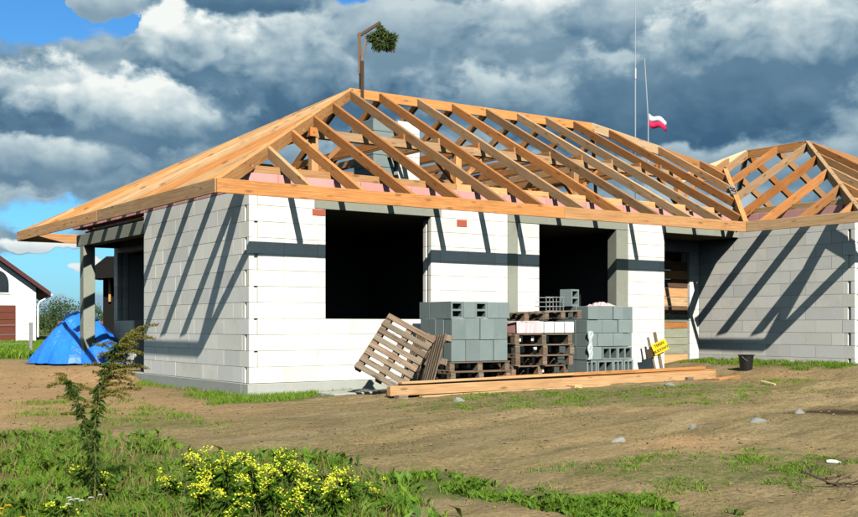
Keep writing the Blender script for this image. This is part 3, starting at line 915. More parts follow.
# chimney inside the frame with a grey stack added as its shaded left side
g = Geo()
for k in range(9): g.cham((4.76 + jit(.004), 4.05 + jit(.004), 3.165 + k * .25), (5.28 + jit(.004), 4.85, 3.165 + k * .25 + .243), .006)
ch = g.obj('chimney', M_GREYB, house, label='dark grey block stack added as the shaded left side of the chimney')
g = Geo()
for k in range(9): g.cham((5.33, 3.98 + jit(.003), 3.165 + k * .25), (5.88, 4.5, 3.165 + k * .25 + .246), .004)
g.obj('chimney', M_BLOCK, house, label='white block chimney stack inside the roof frame')

# ------------------------------------------------------------------ things on and behind the roof
def spray(G, p, d, n, L, W_, spread, droop=.1):
    for i in range(n):
        v = Vector(d) + Vector((RND.gauss(0, spread), RND.gauss(0, spread), RND.gauss(0, spread)))
        G.leaf(Vector(p) + Vector((RND.gauss(0, .02), RND.gauss(0, .02), RND.gauss(0, .02))), v, Vector((RND.gauss(0, 1), RND.gauss(0, 1), RND.gauss(0, 1))), L * RND.uniform(.6, 1.2), W_, droop)


fwv = Vector((.5708, .8211, 0)); rtv = Vector((.8211, -.5708, 0))
wp = thing('wreath_pole', 'rough wooden pole with slanted arm standing on the ridge peak', 'pole', (4.72, 4.46, 6.06))
Geo().cham((-.04, -.04, -.25), (.04, .04, .62), .006).obj('pole', M_DARKW, wp)
def stick(name, a, b_, w, mat, parent):
    a = Vector(a); b_ = Vector(b_); d = b_ - a; x = d.normalized(); y = Vector((0, 0, 1)).cross(x)
    y = y.normalized() if y.length > .01 else Vector((1, 0, 0)); z = x.cross(y)
    M = Matrix(((x.x, y.x, z.x, a.x), (x.y, y.y, z.y, a.y), (x.z, y.z, z.z, a.z), (0, 0, 0, 1)))
    g = Geo().cham((0, -w / 2, -w / 2), (d.length, w / 2, w / 2), .004)
    return put(name, g.mesh(name, mat), parent, M)
stick('post', rtv * -.03 + Vector((0, 0, .35)), rtv * -.05 + Vector((0, 0, 1.22)), .065, M_BROWNW, wp)
stick('arm', rtv * -.08 + Vector((0, 0, 1.14)), rtv * .40 + Vector((0, 0, 1.44)), .06, M_BROWNW, wp)
stick('brace', rtv * -.06 + Vector((0, 0, .40)), rtv * .13 + Vector((0, 0, 1.16)), .045, M_OLD, wp)
wr = thing('topping_out_wreath', 'green conifer wreath hanging from the slanted arm above the ridge', 'wreath', tuple(Vector((4.72, 4.46, 6.06)) + rtv * .45 + Vector((0, 0, 1.06))))
G = Geo()
for k in range(420):
    t = 2 * math.pi * k / 420
    r = .15 + .055 * math.sin(5 * t) + RND.uniform(-.05, .05)
    c = rtv * (r * math.cos(t) * .98) + Vector((0, 0, r * math.sin(t) * .75)) + fwv * (.10 * math.sin(t + 1))
    spray(G, c, rtv * math.cos(t + .6) + Vector((0, 0, math.sin(t + .6))), 5, .13, .03, .6)
G.obj('foliage', M_SPRUCE, wr)
G = Geo()
for (a, b_) in ((-.19, -.06), (-.06, .0), (.08, .02), (.18, -.04)):
    for k in range(14):
        f = k / 13
        c = Vector((0, 0, .33)).lerp(rtv * a + Vector((0, 0, b_)), f) + rtv * (-.08 * (1 - f))
        spray(G, c, Vector((0, 0, -1)), 4, .10, .03, .6)
G.obj('hanging_sprig', M_SPRUCE, wr)
G = Geo()
for a in (-.12, .05, .2):
    G.add([rtv * a + Vector((0, 0, -.12)), rtv * (a + .04) + Vector((0, 0, -.12)), rtv * (a + .06) + Vector((0, 0, -.27)), rtv * (a + .01) + Vector((0, 0, -.25))], [(0, 1, 2, 3)])
G.obj('ribbon', M_DARKW, wr)


def at(s, t, z=0.0): return Vector((CX, CY, 0)) + fwv * s + rtv * t + Vector((0, 0, z))


# flag and its pole behind the house
b0 = at(31, 6.27)
fp = thing('flagpole', 'thin pale pole carrying the small flag behind the roof', 'flagpole', (b0.x, b0.y, gzf(b0.x, b0.y)))
G = Geo(); zz = [0, 3, 5, 6.6, 7.6, 8.35]
G.tube([Vector((0, 0, z)) + rtv * (0 if z < 6.7 else -.02 * (z - 6.6) * 3) for z in zz], [.022, .02, .018, .017, .016, .013], 6).obj('pole', M_METAL, fp)
fl = thing('flag', 'small white and red flag fluttering on the thin pole', 'flag', (b0.x, b0.y, 6.80))


def flagband(z0, z1):
    G = Geo(); n = 9; vs = []; fs = []
    for i in range(n + 1):
        f = i / n
        dx = rtv * (.03 + .5 * f) + fwv * (.06 * math.sin(f * 7)); dz = -.12 * f - .03 * math.sin(f * 8)
        tp = 1 - .25 * f
        vs += [dx + Vector((0, 0, z0 * tp + dz)), dx + Vector((0, 0, z1 * tp + dz))]
    for i in range(n): fs.append((2 * i, 2 * i + 2, 2 * i + 3, 2 * i + 1))
    return G.add(vs, fs)


for nm, a, b_, mt in (('white_band', .17, .34, M_WHTF), ('red_band', -.03, .17, M_REDF)):
    o = flagband(a, b_).obj(nm, mt, fl, smooth=True)
    md = o.modifiers.new('thickness', 'SOLIDIFY'); md.thickness = .004
b0 = at(52, 9.9)
mast = thing('radio_mast', 'tall thin white mast rising far behind the roof', 'mast', (b0.x, b0.y, 0))
G = Geo(); G.tube([(0, 0, z) for z in (0, 10.1)], [.03, .03], 6).obj('lower_tube', M_SLATE, mast)
G = Geo(); G.tube([(0, 0, 10.1), (0, 0, 13.2)], .03, 6).obj('middle_tube', M_METAL, mast)
G = Geo(); G.tube([(0, 0, 12.9), (0, 0, 13.4)], .05, 8).obj('clamp', M_METAL, mast)
G = Geo(); G.tube([(0, 0, 13.4), (0, 0, 21)], [.026, .016], 6).obj('upper_tube', M_METAL, mast)

# cable coil on the valley
G = Geo(); c0 = Vector((11.9, .62, 4.06)); pts = []
for k in range(90):
    t = k / 90 * 2 * math.pi * 5
    pts.append(c0 + rtv * (.085 * math.cos(t * 1.07) + jit(.035)) + Vector((0, 0, .07 * math.sin(t) + jit(.03))) + fwv * (-.14 + .0015 * k))
G.tube(pts, .011, 5).obj('cable_coil', M_WIRE, label='tangled grey cable coil hung over the valley timber', cat='cable')

# ------------------------------------------------------------------ pallets and block stacks
_pm = {}


def pmesh(key, a, b_, mat):
    k = (key, mat.name)
    if k not in _pm: _pm[k] = Geo().cham(a, b_, .004).mesh(key, mat)
    return _pm[k]


def pallet(label, loc, rot=None, L=1.2, Wd=.9, mat=None, nslat=7, group='wooden pallets beside the front wall', H=.15):
    """pallet with slats along x, root at a lower corner"""
    mat = mat or M_OLD
    t = thing('wooden_pallet', label, 'pallet', group=group)
    if rot is None: t.matrix_world = Matrix.Translation(loc)
    else: t.matrix_world = Matrix.Translation(loc) @ rot
    sl = Geo().cham((0, 0, 0), (L, .085, .02), .003).mesh('slat', mat)
    for i in range(nslat):
        y = (Wd - .085) * i / (nslat - 1)
        M = Matrix.Translation((jit(.008), y + jit(.006), H - .02 + jit(.001))) @ Matrix.Rotation(jit(.012), 4, 'Z')
        put('slat', sl, t, M)
    br = Geo().cham((0, 0, 0), (.095, Wd, .02), .003).mesh('bearer', mat)
    bb = Geo().cham((0, 0, 0), (.1, Wd, .02), .003).mesh('bottom_board', mat)
    sp = Geo().cham((0, 0, 0), (.095, .12, H - .064), .004).mesh('spacer_block', mat)
    for x in (0.0, L / 2 - .05, L - .1):
        put('bearer', br, t, Matrix.Translation((x, jit(.004), H - .0425)))
        put('bottom_board', bb, t, Matrix.Translation((x, jit(.004), 0)))
        for y in (0.0, Wd / 2 - .06, Wd - .12):
            put('spacer_block', sp, t, Matrix.Translation((x + .003, y, .021)))
    return t


def basis(x, y, z):
    return Matrix(((x.x, y.x, z.x, 0), (x.y, y.y, z.y, 0), (x.z, y.z, z.z, 0), (0, 0, 0, 1)))


YS = -1.32
PG = 'pallets piled in front of the house'
# under the left block stack
for k in range(3):
    pallet(('lowest pallet under the left grey block stack', 'middle pallet under the left grey block stack', 'top pallet directly beneath the left grey blocks')[k],
           (2.83 + jit(.02), YS - .02 + jit(.03), gzf(3.4, -1) + k * .152), L=1.22, Wd=.95, group=PG)
zs1 = gzf(3.4, -1) + .457
# middle pile
for k in range(5):
    pallet(('lowest pallet of the middle pile between the block stacks', 'second pallet from the ground in the middle pile', 'third pallet from the ground in the middle pile',
            'fourth pallet from the ground in the middle pile', 'pallet carrying the white package in the middle pile')[k],
           (4.16 + jit(.03), YS + jit(.04), gzf(4.8, -1) + k * .178), Matrix.Rotation(jit(.03), 4, 'Z'), L=1.28, Wd=.9, H=.175, nslat=6, group=PG)
zm = gzf(4.8, -1) + 5 * .178
_sb = {}


def hollow_mesh(w, d, h, axis):
    """hollow concrete block w (x) * d (y) * h (z); two cells open along axis"""
    key = (w, d, h, axis)
    if key in _sb: return _sb[key]
    G = Geo(); t = .032
    # build with cells open along z, size A*B*C, then map the axes
    if axis == 'z': A, B, C, mp = w, d, h, lambda x, y, z: (x, y, z)
    elif axis == 'y': A, B, C, mp = w, h, d, lambda x, y, z: (x, z, y)
    else: A, B, C, mp = h, d, w, lambda x, y, z: (z, y, x)
    long_x = A >= B
    cells = [(t, A / 2 - t / 2, t, B - t), (A / 2 + t / 2, A - t, t, B - t)] if long_x else [(t, A - t, t, B / 2 - t / 2), (t, A - t, B / 2 + t / 2, B - t)]
    bx = [((0, 0, 0), (A, t, C)), ((0, B - t, 0), (A, B, C)), ((0, t, 0), (t, B - t, C)), ((A - t, t, 0), (A, B - t, C))]
    bx.append((((A - t) / 2, t, 0), ((A + t) / 2, B - t, C)) if long_x else ((t, (B - t) / 2, 0), (A - t, (B + t) / 2, C)))
    for a, b_ in bx:
        p = mp(*a); q = mp(*b_)
        lo = tuple(min(m, n) for m, n in zip(p, q)); hi = tuple(max(m, n) for m, n in zip(p, q))
        G.box(lo, hi)
    # closed bottom membrane 3 cm inside
    p = mp(t, t, C * .55); q = mp(A - t, B - t, C * .55 + .015)
    G.box(tuple(min(m, n) for m, n in zip(p, q)), tuple(max(m, n) for m, n in zip(p, q)))
    _sb[key] = G.mesh('hollow_block', M_GREYB); return _sb[key]


def solid_mesh(w, d, h):
    key = (w, d, h, 's')
    if key not in _sb: _sb[key] = Geo().cham((.003, .003, .002), (w - .003, d - .003, h - .002), .006).mesh('hollow_block', M_GREYB)
    return _sb[key]


def blk(me, loc, label, group, rz=0.0):
    o = put('concrete_block', me, None, Matrix.Translation(loc) @ Matrix.Rotation(rz, 4, 'Z'), label=label, cat='block', group=group)
    return o


GA = 'grey hollow blocks stacked on the left pallets'
x0 = 2.88; bw = .285; bh = .345; bd = .22
ordn = ['first', 'second', 'third', 'fourth']
for r in range(2):
    for d_ in range(4):
        for c in range(4):
            front = d_ == 0; side = c == 0
            if front: lb = f'grey block {ordn[c]} from the left in the {"lower" if r == 0 else "upper"} front row of the left stack'
            elif side: lb = f'grey block {ordn[d_]} back from the corner in the {"lower" if r == 0 else "upper"} side row of the left stack'
            else: lb = 'grey concrete block hidden inside the left stack behind its outer blocks'
            if not (front or side or d_ == 3): continue
            if not (front or side): continue
            blk(solid_mesh(bw, bd, bh), (x0 + c * bw + jit(.006), YS + d_ * bd + jit(.008), zs1 + r * bh), lb, GA)
# filler core so that the stack is not hollow
Geo().box((x0 + bw + .02, YS + bd + .02, zs1), (x0 + 4 * bw - .03, YS + 4 * bd - .02, zs1 + 2 * bh - .01)).obj('concrete_block', M_GREYB, label='inner grey blocks in the heart of the left stack', cat='block', group=GA)
zt = zs1 + 2 * bh
xs_ = x0 - .10
for c in range(5):
    holes = c in (0, 2)
    x = x0 + .02 + c * .24 - .02
    for d_ in range(3):
        if d_ == 0: lb = f'{"hollow block showing two dark cells, " if holes else "grey block, "}{["first","second","third","fourth","fifth"][c]} from the left along the top front row'
        elif c == 0: lb = f'hollow grey block {ordn[d_]} back on the top left edge of the left stack'
        else: continue
        blk(hollow_mesh(.238, .288, .27, 'y') if (holes or d_) else solid_mesh(.238, .288, .27), (x, YS + .01 + d_ * .3 + jit(.01), zt + .001), lb, GA)
# white package, loose pallets on the middle pile
pk = thing('wrapped_package', 'white and pink plastic wrapped package of slabs on the pallet pile', 'package', (4.2, YS, zm))
g = Geo()
for i in range(7): g.cham((.50 + i * .115, .0 + jit(.01), .005), (.50 + i * .115 + .108, .8, .20 + jit(.006)), .01)
g.obj('white_slab', M_PACKW, pk)
g = Geo(); n = 12; vs = []; fs = []
for i in range(n + 1):
    for j in range(6):
        x = -.02 + .52 * i / n; yv = -.03 + j * .17
        vs.append((x, yv, .19 + jit(.02)))
for i in range(n):
    for j in range(5): a = i * 6 + j; fs.append((a, a + 6, a + 7, a + 1))
base = len(vs)
for i in range(n + 1): vs.append((-.02 + .52 * i / n, -.04 + jit(.012), .01))
for i in range(n): fs.append((base + i, base + i + 1, (i + 1) * 6, i * 6))
g.add(vs, fs); g.obj('plastic_foil', M_FOAM, pk)
g = Geo(); g.cham((0, .02, .002), (.48, .78, .165), .01); g.obj('pink_slab', M_PINK, pk)
pallet('small pallet lying on the white package, left of the loose grey block', (4.0, YS + .05, zm + .215), Matrix.Rotation(.02, 4, 'Z'), L=.95, Wd=.8, H=.14, nslat=5, group=PG)
pallet('upper right pallet tilted over the white package', (4.86, YS + .05, zm + .235), Matrix.Rotation(-.03, 4, 'Y'), L=.85, Wd=.8, H=.14, nslat=5, group=PG)

# right stack: blocks laid flat, wrapped in scraps of film
GB = 'grey hollow blocks in the right stack by the second window'
x1 = 5.80; rows = 5; zz0 = gzf(6.3, -1) + .0
for k in range(1):
    pallet('pallet hidden beneath the right grey block stack', (x1 - .02, YS - .02, zz0), L=1.2, Wd=.95, group=PG)
zz0 += .152
hh = .236
for r in range(rows):
    wds = [.36, .38, .36] if r % 2 else [.24, .38, .24, .24]
    x = x1
    for c, w in enumerate(wds):
        nm = ordn[c]
        rowname = ['lowest', 'second', 'middle', 'fourth', 'topmost'][r]
        for d_ in range(3):
            if d_ and c: continue
            yo = jit(.015)
            if d_ == 0: lb = f'grey block {nm} from the left in the {rowname} front row of the right stack'
            else: lb = f'grey block {ordn[d_]} back in the {rowname} side row of the right stack'
            me = hollow_mesh(round(w - .006, 3), .29, .23, 'y') if (r == 1 and c in (1, 2)) or (r == 0) else solid_mesh(w, .292, hh)
            blk(me, (x + jit(.005), YS + d_ * .3 + yo, zz0 + r * hh), lb, GB)
        x += w
Geo().box((x1 + .4, YS + .32, zz0), (x1 + 1.05, YS + .88, zz0 + rows * hh - .01)).obj('concrete_block', M_GREYB, label='inner grey blocks in the heart of the right stack', cat='block', group=GB)
ztr = zz0 + rows * hh
blk(hollow_mesh(.24, .24, .3, 'y'), (x1 - .06, YS + .35, ztr + .002), 'single upright grey block standing on the left edge of the right stack', GB, .25)
# the shallow dark crate on top of the pile, the crumpled film on top
cr = thing('wire_crate', 'dark grid crate standing behind the loose grey block', 'crate', (5.25, YS + .45, zm + .385))
for k in range(4):
    g = Geo(); g.box((0, 0, k * .08), (.42, .012, k * .08 + .012)); g.box((0, .3, k * .08), (.42, .312, k * .08 + .012)); g.obj('rail', M_WIRE, cr)
g = Geo()
for i in range(6): g.box((i * .08, .013, 0), (i * .08 + .01, .023, .26))
g.obj('wire', M_WIRE, cr)


def crumple(name, cx, cy, z, rx, ry, h, mat, label, cat, seed, rz=0.0):
    G = Geo(); n = 16; vs = []; fs = []; r = random.Random(seed)
    for i in range(n + 1):
        for j in range(n + 1):
            u = i / n * 2 - 1; v = j / n * 2 - 1; d = math.hypot(u, v)
            hh_ = h * max(0, 1 - d ** 2) * (.6 + .8 * r.random()) + .004
            vs.append((rx * u + r.uniform(-.1, .1) * rx / 4, ry * v, hh_))
    for i in range(n):
        for j in range(n): a = i * (n + 1) + j; fs.append((a, a + n + 1, a + n + 2, a + 1))
    G.add(vs, fs); o = G.obj(name, mat, label=label, cat=cat); o.location = (cx, cy, z); o.rotation_euler = (0, 0, rz)
    md = o.modifiers.new('thickness', 'SOLIDIFY'); md.thickness = .003
    return o


crumple('plastic_film', x1 + .62, YS + .32, ztr + .002, .27, .28, .06, M_FOAM, 'crumpled pinkish plastic film on top of the right block stack', 'plastic film', 4)
# torn white film down the left edge of the right stack
G = Geo(); n = 9; vs = []; fs = []
for i in range(n + 1):
    for j in range(5):
        vs.append((x1 - .02 + j * .026 + .015 * math.sin(i * 1.3 + j), YS - .025 - .02 * abs(math.sin(i * .9 + j * 1.7)), zz0 + .25 + i * .055))
for i in range(n):
    for j in range(4): a = i * 5 + j; fs.append((a, a + 1, a + 6, a + 5))
G.add(vs, fs); o = G.obj('film_strip', M_FILM, label='torn white film hanging down the left edge of the right block stack', cat='plastic film')
o.modifiers.new('thickness', 'SOLIDIFY').thickness = .003

# leaning pallets
LG = 'pallets leaning against the left block stack'
def lean(label, corner, xdir, ydir, L, Wd, ns=8, mat=None):
    xd = Vector(xdir).normalized(); yd = Vector(ydir); yd = (yd - xd * yd.dot(xd)).normalized(); zd = xd.cross(yd)
    return pallet(label, corner, basis(xd, yd, zd), L=L, Wd=Wd, nslat=ns, group=LG, H=.14, mat=mat)
# first: tilted on its corner, slats running down to the right
c1 = Vector((1.60, -1.45, .42)) - rtv * .50 - fwv * .05
xd = rtv * .65 + Vector((0, 0, -.36)) - fwv * .12
yd = rtv * .39 + Vector((0, 0, .81)) + fwv * .32
lean('pallet tilted on its corner with wide slats facing out, leftmost', c1, xd, yd, .82, 1.0, 8)
c2 = Vector((2.21, -1.60, .11)) - rtv * .16
lean('pallet seen edge-on leaning just right of the tilted one', c2 + rtv * .02 - fwv * .0, rtv * .30 + Vector((0, 0, .85)) + fwv * .1, fwv * .9 - rtv * .25, .86, .7, 6)
lean('pallet seen edge-on leaning nearest the grey blocks', c2 + rtv * .36 - fwv * .05, rtv * .22 + Vector((0, 0, .85)) + fwv * .1, fwv * .9 - rtv * .25, .84, .7, 6)

# ------------------------------------------------------------------ long squared timbers on the ground
BG = 'long orange timbers lying along the front of the house'


def beam(label, a, b_, w, h, mat=M_WOOD):
    p0 = Vector(a); p1 = Vector(b_); d = p1 - p0; L = d.length; x = d.normalized(); y = Vector((0, 0, 1)).cross(x).normalized(); z = x.cross(y)
    M = Matrix(((x.x, y.x, z.x, p0.x), (x.y, y.y, z.y, p0.y), (x.z, y.z, z.z, p0.z), (0, 0, 0, 1)))
    return put('timber_beam', Geo().cham((0, -w / 2, 0), (L, w / 2, h), .006).mesh('timber_beam', mat), None, M, label=label, cat='beam', group=BG)


zb0, zb1 = .035, .105
beam('front long beam with pale sawn end, largest of the timber pile', (1.27, -1.98, zb0 + .02), (8.35, -1.93, zb1 + .0), .10, .145)
beam('thin pale plank under the left half of the front beam', (1.75, -2.10, zb0 - .015), (5.6, -2.06, zb0 + .03), .10, .032, M_PALE)
beam('second long beam lying directly behind the front one', (1.55, -1.84, zb0 + .02), (8.5, -1.80, zb1 + .01), .12, .165)
beam('rear beam nearest the grey blocks', (1.9, -1.69, zb0 + .01), (8.6, -1.66, zb1 + .0), .12, .15)
beam('upper beam lying on top of the pile, its left end set back', (3.4, -1.86, zb0 + .20), (8.2, -1.80, zb1 + .175), .14, .05)
beam('short upper board on the left end of the pile', (1.5, -1.93, zb0 + .185), (4.9, -1.90, zb0 + .225), .12, .035)
beam('reddish offcut lying beyond the right end of the pile', (8.1, -2.2, zb1 - .03), (8.85, -2.05, zb1 - .0), .14, .06)
for i, (x, y, lb, mt) in enumerate([(1.42, -2.0, 'small bearer block under the left end of the timber pile', M_OLD), (4.75, -2.08, 'pale wooden bearer block poking out below the timber pile', M_PALE), (7.6, -1.9, 'small bearer block under the right part of the timber pile', M_OLD)]):
    g = Geo().cham((-.07, -.14, 0), (.09, .22, .085), .006); o = g.obj('bearer_block', mt, label=lb, cat='wood block'); o.location = (x, y, gzf(x, y) - .03)

# ------------------------------------------------------------------ sign, bucket, rubble
sg = thing('construction_sign', 'tilted yellow sign with dark lettering on wooden stakes by the wall', 'sign', (8.60, -.42, gzf(8.62, -.42) + .10), -.35)
def lstick(name, a, b_, w, d_, mat, parent):
    a = Vector(a); b_ = Vector(b_); d = b_ - a; x = d.normalized(); y = Vector((0, 1, 0)); z = x.cross(y).normalized(); y = z.cross(x)
    M = Matrix(((x.x, y.x, z.x, a.x), (x.y, y.y, z.y, a.y), (x.z, y.z, z.z, a.z), (0, 0, 0, 1)))
    return put(name, Geo().cham((0, -d_ / 2, -w / 2), (d.length, d_ / 2, w / 2), .003).mesh(name, mat), parent, M)
lstick('stake', (.06, .02, -.2), (-.14, .02, .74), .06, .03, M_OLD, sg)
lstick('stake', (-.06, .06, -.2), (-.26, .06, .64), .045, .03, M_OLD, sg)
lstick('backing_board', (-.33, .0, .30), (.02, .0, .42), .18, .02, M_DARKW, sg)
tilt = math.radians(24)
Mb = Matrix.Translation((-.05, -.03, .45)) @ Matrix.Rotation(-tilt, 4, 'Y')
put('board', Geo().cham((-.165, -.008, -.115), (.165, .008, .115), .003).mesh('board', M_YSIGN), sg, Mb)
for i, (txt, zz_) in enumerate((('TEREN', .030), ('BUDOWY', -.075))):
    cu = bpy.data.curves.new('lettering', 'FONT'); cu.body = txt; cu.size = .075; cu.align_x = 'CENTER'; cu.extrude = .001; cu.offset = .002
    cu.materials.append(M_INK)
    to_ = bpy.data.objects.new('tmp', cu); me_ = bpy.data.meshes.new_from_object(to_); bpy.data.objects.remove(to_); me_.name = 'lettering'
    put('lettering', me_, sg, Mb @ Matrix.Translation((0, -.0105, zz_)) @ Matrix.Rotation(math.pi / 2, 4, 'X'))

bk = thing('bucket', 'black builder bucket standing in front of the wing wall', 'bucket', (10.02, -1.31, gzf(10.02, -1.31)))
def ring(r0, r1, z0, z1, n=20):
    G = Geo(); vs = []; fs = []
    for (r, z) in ((r0, z0), (r1, z1), (r1 - .008, z1), (r0 - .008, z0 + .01)):
        for k in range(n): t = 2 * math.pi * k / n; vs.append((r * math.cos(t), r * math.sin(t), z))
    for j in range(3):
        for k in range(n): k2 = (k + 1) % n; fs.append((j * n + k, j * n + k2, (j + 1) * n + k2, (j + 1) * n + k))
    fs.append(tuple(3 * n + k for k in range(n))); fs.append(tuple(k for k in range(n - 1, -1, -1)))
    return G.add(vs, fs)
ring(.115, .15, -.01, .30).obj('body', M_BLACK, bk)
G = Geo(); G.tube([(.158 * math.cos(t), .158 * math.sin(t), .29) for t in [2 * math.pi * k / 20 for k in range(21)]], .009, 6, False).obj('rim', M_BLACK, bk)
G = Geo(); G.tube([(.155 * math.cos(t), -.02 - .10 * math.sin(t), .28 - .12 * math.sin(t)) for t in [math.pi * k / 12 for k in range(13)]], .004, 5).obj('handle', M_WIRE, bk)


def rock(name, x, y, sx, sy, sz, mat, label, cat, seed, rz=0, dz=0.0):
    r = random.Random(seed)
    phi = (1 + 5 ** .5) / 2
    import bmesh
    bm = bmesh.new(); bmesh.ops.create_icosphere(bm, subdivisions=2, radius=1); chop = [(Vector((r.uniform(-1, 1), r.uniform(-1, 1), r.uniform(.1, 1))).normalized(), r.uniform(.55, .8)) for _ in range(7)]
    for v in bm.verts:
        c = v.co; m = max(abs(c.x), abs(c.y), abs(c.z)); v.co = (c / m) * (.62 + .12 * r.random()) + c * .32
        for n_, d_ in chop:
            e_ = v.co.dot(n_) - d_
            if e_ > 0: v.co -= n_ * e_
        v.co = Vector((v.co.x * sx, v.co.y * sy, (v.co.z * .9) * sz))
    me = bpy.data.meshes.new(name); bm.to_mesh(me); bm.free(); me.materials.append(mat)
    o = bpy.data.objects.new(name, me); o.location = (x, y, gzf(x, y) + sz * .22 + dz); o.rotation_euler = (r.uniform(-.2, .2), r.uniform(-.2, .2), rz)
    return link(o, None, label, cat, 'scattered building rubble')


rock('rubble_chunk', .91, -6.97, .10, .05, .045, M_STONE, 'grey block fragment alone in the middle of the bare ground', 'rubble', 1, -.4)
rock('rubble_chunk', 2.20, -6.88, .045, .035, .055, M_STONE, 'small upright grey fragment left of the larger broken block', 'rubble', 2)
rock('rubble_chunk', 2.76, -7.32, .105, .06, .05, M_STONE, 'larger broken grey block piece lying on the trodden soil', 'rubble', 3, -.3)
rock('rubble_chunk', 3.77, -7.14, .08, .05, .06, M_STONE, 'grey fragment at the end of the dark furrow', 'rubble', 4)
rock('white_scrap', 1.56, -9.15, .085, .045, .022, M_WHITE_ST, 'flat white block scrap near the right edge of the plot', 'rubble', 5, -.5)
rock('rubble_chunk', 6.09, -2.95, .10, .06, .05, M_STONE, 'pale stone lying below the right half of the timbers', 'rubble', 6, -.5)
rock('rubble_chunk', 1.79, -3.0, .10, .07, .05, M_STONE, 'grey stone at the foot of the long front beam', 'rubble', 7)
rock('rubble_chunk', 9.3, -4.35, .05, .03, .03, M_STONE, 'tiny dark stone at the far right below the wing', 'rubble', 8)
o = Geo().cham((-.14, -.03, 0), (.14, .03, .03), .004).obj('wood_offcut', M_PALE, label='short pale wood offcut on the soil beside the bucket', cat='wood'); o.location = (7.81, -3.55, gzf(7.81, -3.55) + .01); o.rotation_euler = (.1, -.15, 1.5)
hs = Geo().cham((-.45, -.22, -.03), (.45, .22, .035), .008).obj('concrete_slab', M_PLINTH, label='flat pale slab lying on the grass under the leaning pallets', cat='slab'); hs.location = (1.35, -.75, gzf(1.35, -.75) + .02); hs.rotation_euler = (.03, -.02, .1)

# branch on the ground, right
G = Geo(); bz = Vector((.4, -9.81, gzf(.4, -9.81) + .03))
def twig(p, d, L, r, depth):
    d = Vector(d).normalized(); pts = [Vector(p)]
    for k in range(4): pts.append(pts[-1] + d * L / 4 + Vector((jit(.012), jit(.012), jit(.012))))
    G.tube(pts, [r, r * .9, r * .75, r * .6, r * .4], 5)
    if depth:
        for k in (1, 2, 3): twig(pts[k], d + Vector((jit(.9), jit(.9), abs(jit(.6)))), L * .55, r * .6, depth - 1)
twig(bz - rtv * .15 + Vector((0, 0, .10)), rtv + Vector((0, 0, -.3)), .3, .011, 2); twig(bz + rtv * .05, rtv + Vector((0, 0, .0)), .28, .009, 2)
G.obj('dry_branch', M_DARKW, label='dark dry forked branch lying on the soil, lower right', cat='branch')

# ------------------------------------------------------------------ tarp heap
def tarp():
    ax, ay = 0.30, 9.20; z0 = gzf(ax, ay)
    G = Geo(); nr, na = 22, 56; vs = []; fs = []
    r_ = random.Random(9)
    ph = [r_.uniform(0, 6.28) for _ in range(6)]
    for i in range(nr + 1):
        f = i / nr
        for k in range(na):
            t = 2 * math.pi * k / na
            R = 1.24 + .12 * math.cos(2 * t + ph[0]) + .08 * math.sin(5 * t + ph[1])
            fold = .05 * math.sin(9 * t + ph[2] + 2 * f) * f + .025 * math.sin(17 * t + ph[3]) * f
            r = f * R * (1 + .0) + fold
            h = 1.02 * (1 - f ** 1.75) * (1 - .10 * math.cos(3 * t + 1) * f) + .05 * math.sin(4 * t + ph[4]) * f * (1 - f) * 4 + r_.uniform(-.008, .008)
            x_ = ax + r * math.cos(t); y_ = ay + r * math.sin(t)
            h *= .86 + .42 * float(fbm(np.array([x_]), np.array([y_]), 1.9, 4, 71)[0]) * 1.0
            h += .10 * f * (float(fbm(np.array([x_ + 9]), np.array([y_]), 4.5, 3, 72)[0]) - .5)
            if f > .93: h = .02 + abs(.03 * math.sin(13 * t))
            x = ax + r * math.cos(t); y = ay + r * math.sin(t)
            vs.append((x - ax, y - ay, gzf(x, y) - z0 + h))
    for i in range(nr):
        for k in range(na):
            k2 = (k + 1) % na; fs.append((i * na + k, i * na + k2, (i + 1) * na + k2, (i + 1) * na + k))
    G.add(vs, fs); o = G.obj('blue_tarp', M_TARP, label='crumpled blue tarpaulin draped over a heap behind the corner column', cat='tarpaulin')
    o.location = (ax, ay, z0); o.modifiers.new('thickness', 'SOLIDIFY').thickness = .004


tarp()

# timber shelter glimpsed behind the column, its shade put into black boards
sd = thing('timber_shelter', 'shade-black wooden shelter with small pitched roof behind the corner column', 'shelter', tuple(at(29.5, -8.75, gzf(*at(29.5, -8.75)[:2]))), -YAW)
g = Geo().cham((-.12, 0, 0), (1.3, .05, 2.3), .005); g.obj('shade_panel', M_TAR, sd)  # panel widened and blackened to stand for deep shade
for x, zz_ in ((.05, 1.55), (.22, 1.75), (.38, 1.5)): Geo().cham((x, -.08, zz_), (x + .06, -.02, 2.3), .005).obj('post', M_WOOD, sd)
rf = Geo(); rf.prism([(-.35, 2.35), (.15, 2.75), (1.4, 2.75), (1.4, 2.25), (-.3, 2.15)], 0, .9, Matrix.Translation((0, .3, 0)) @ Matrix.Rotation(math.pi / 2, 4, 'X'))
rf.obj('roof', M_TAR, sd)

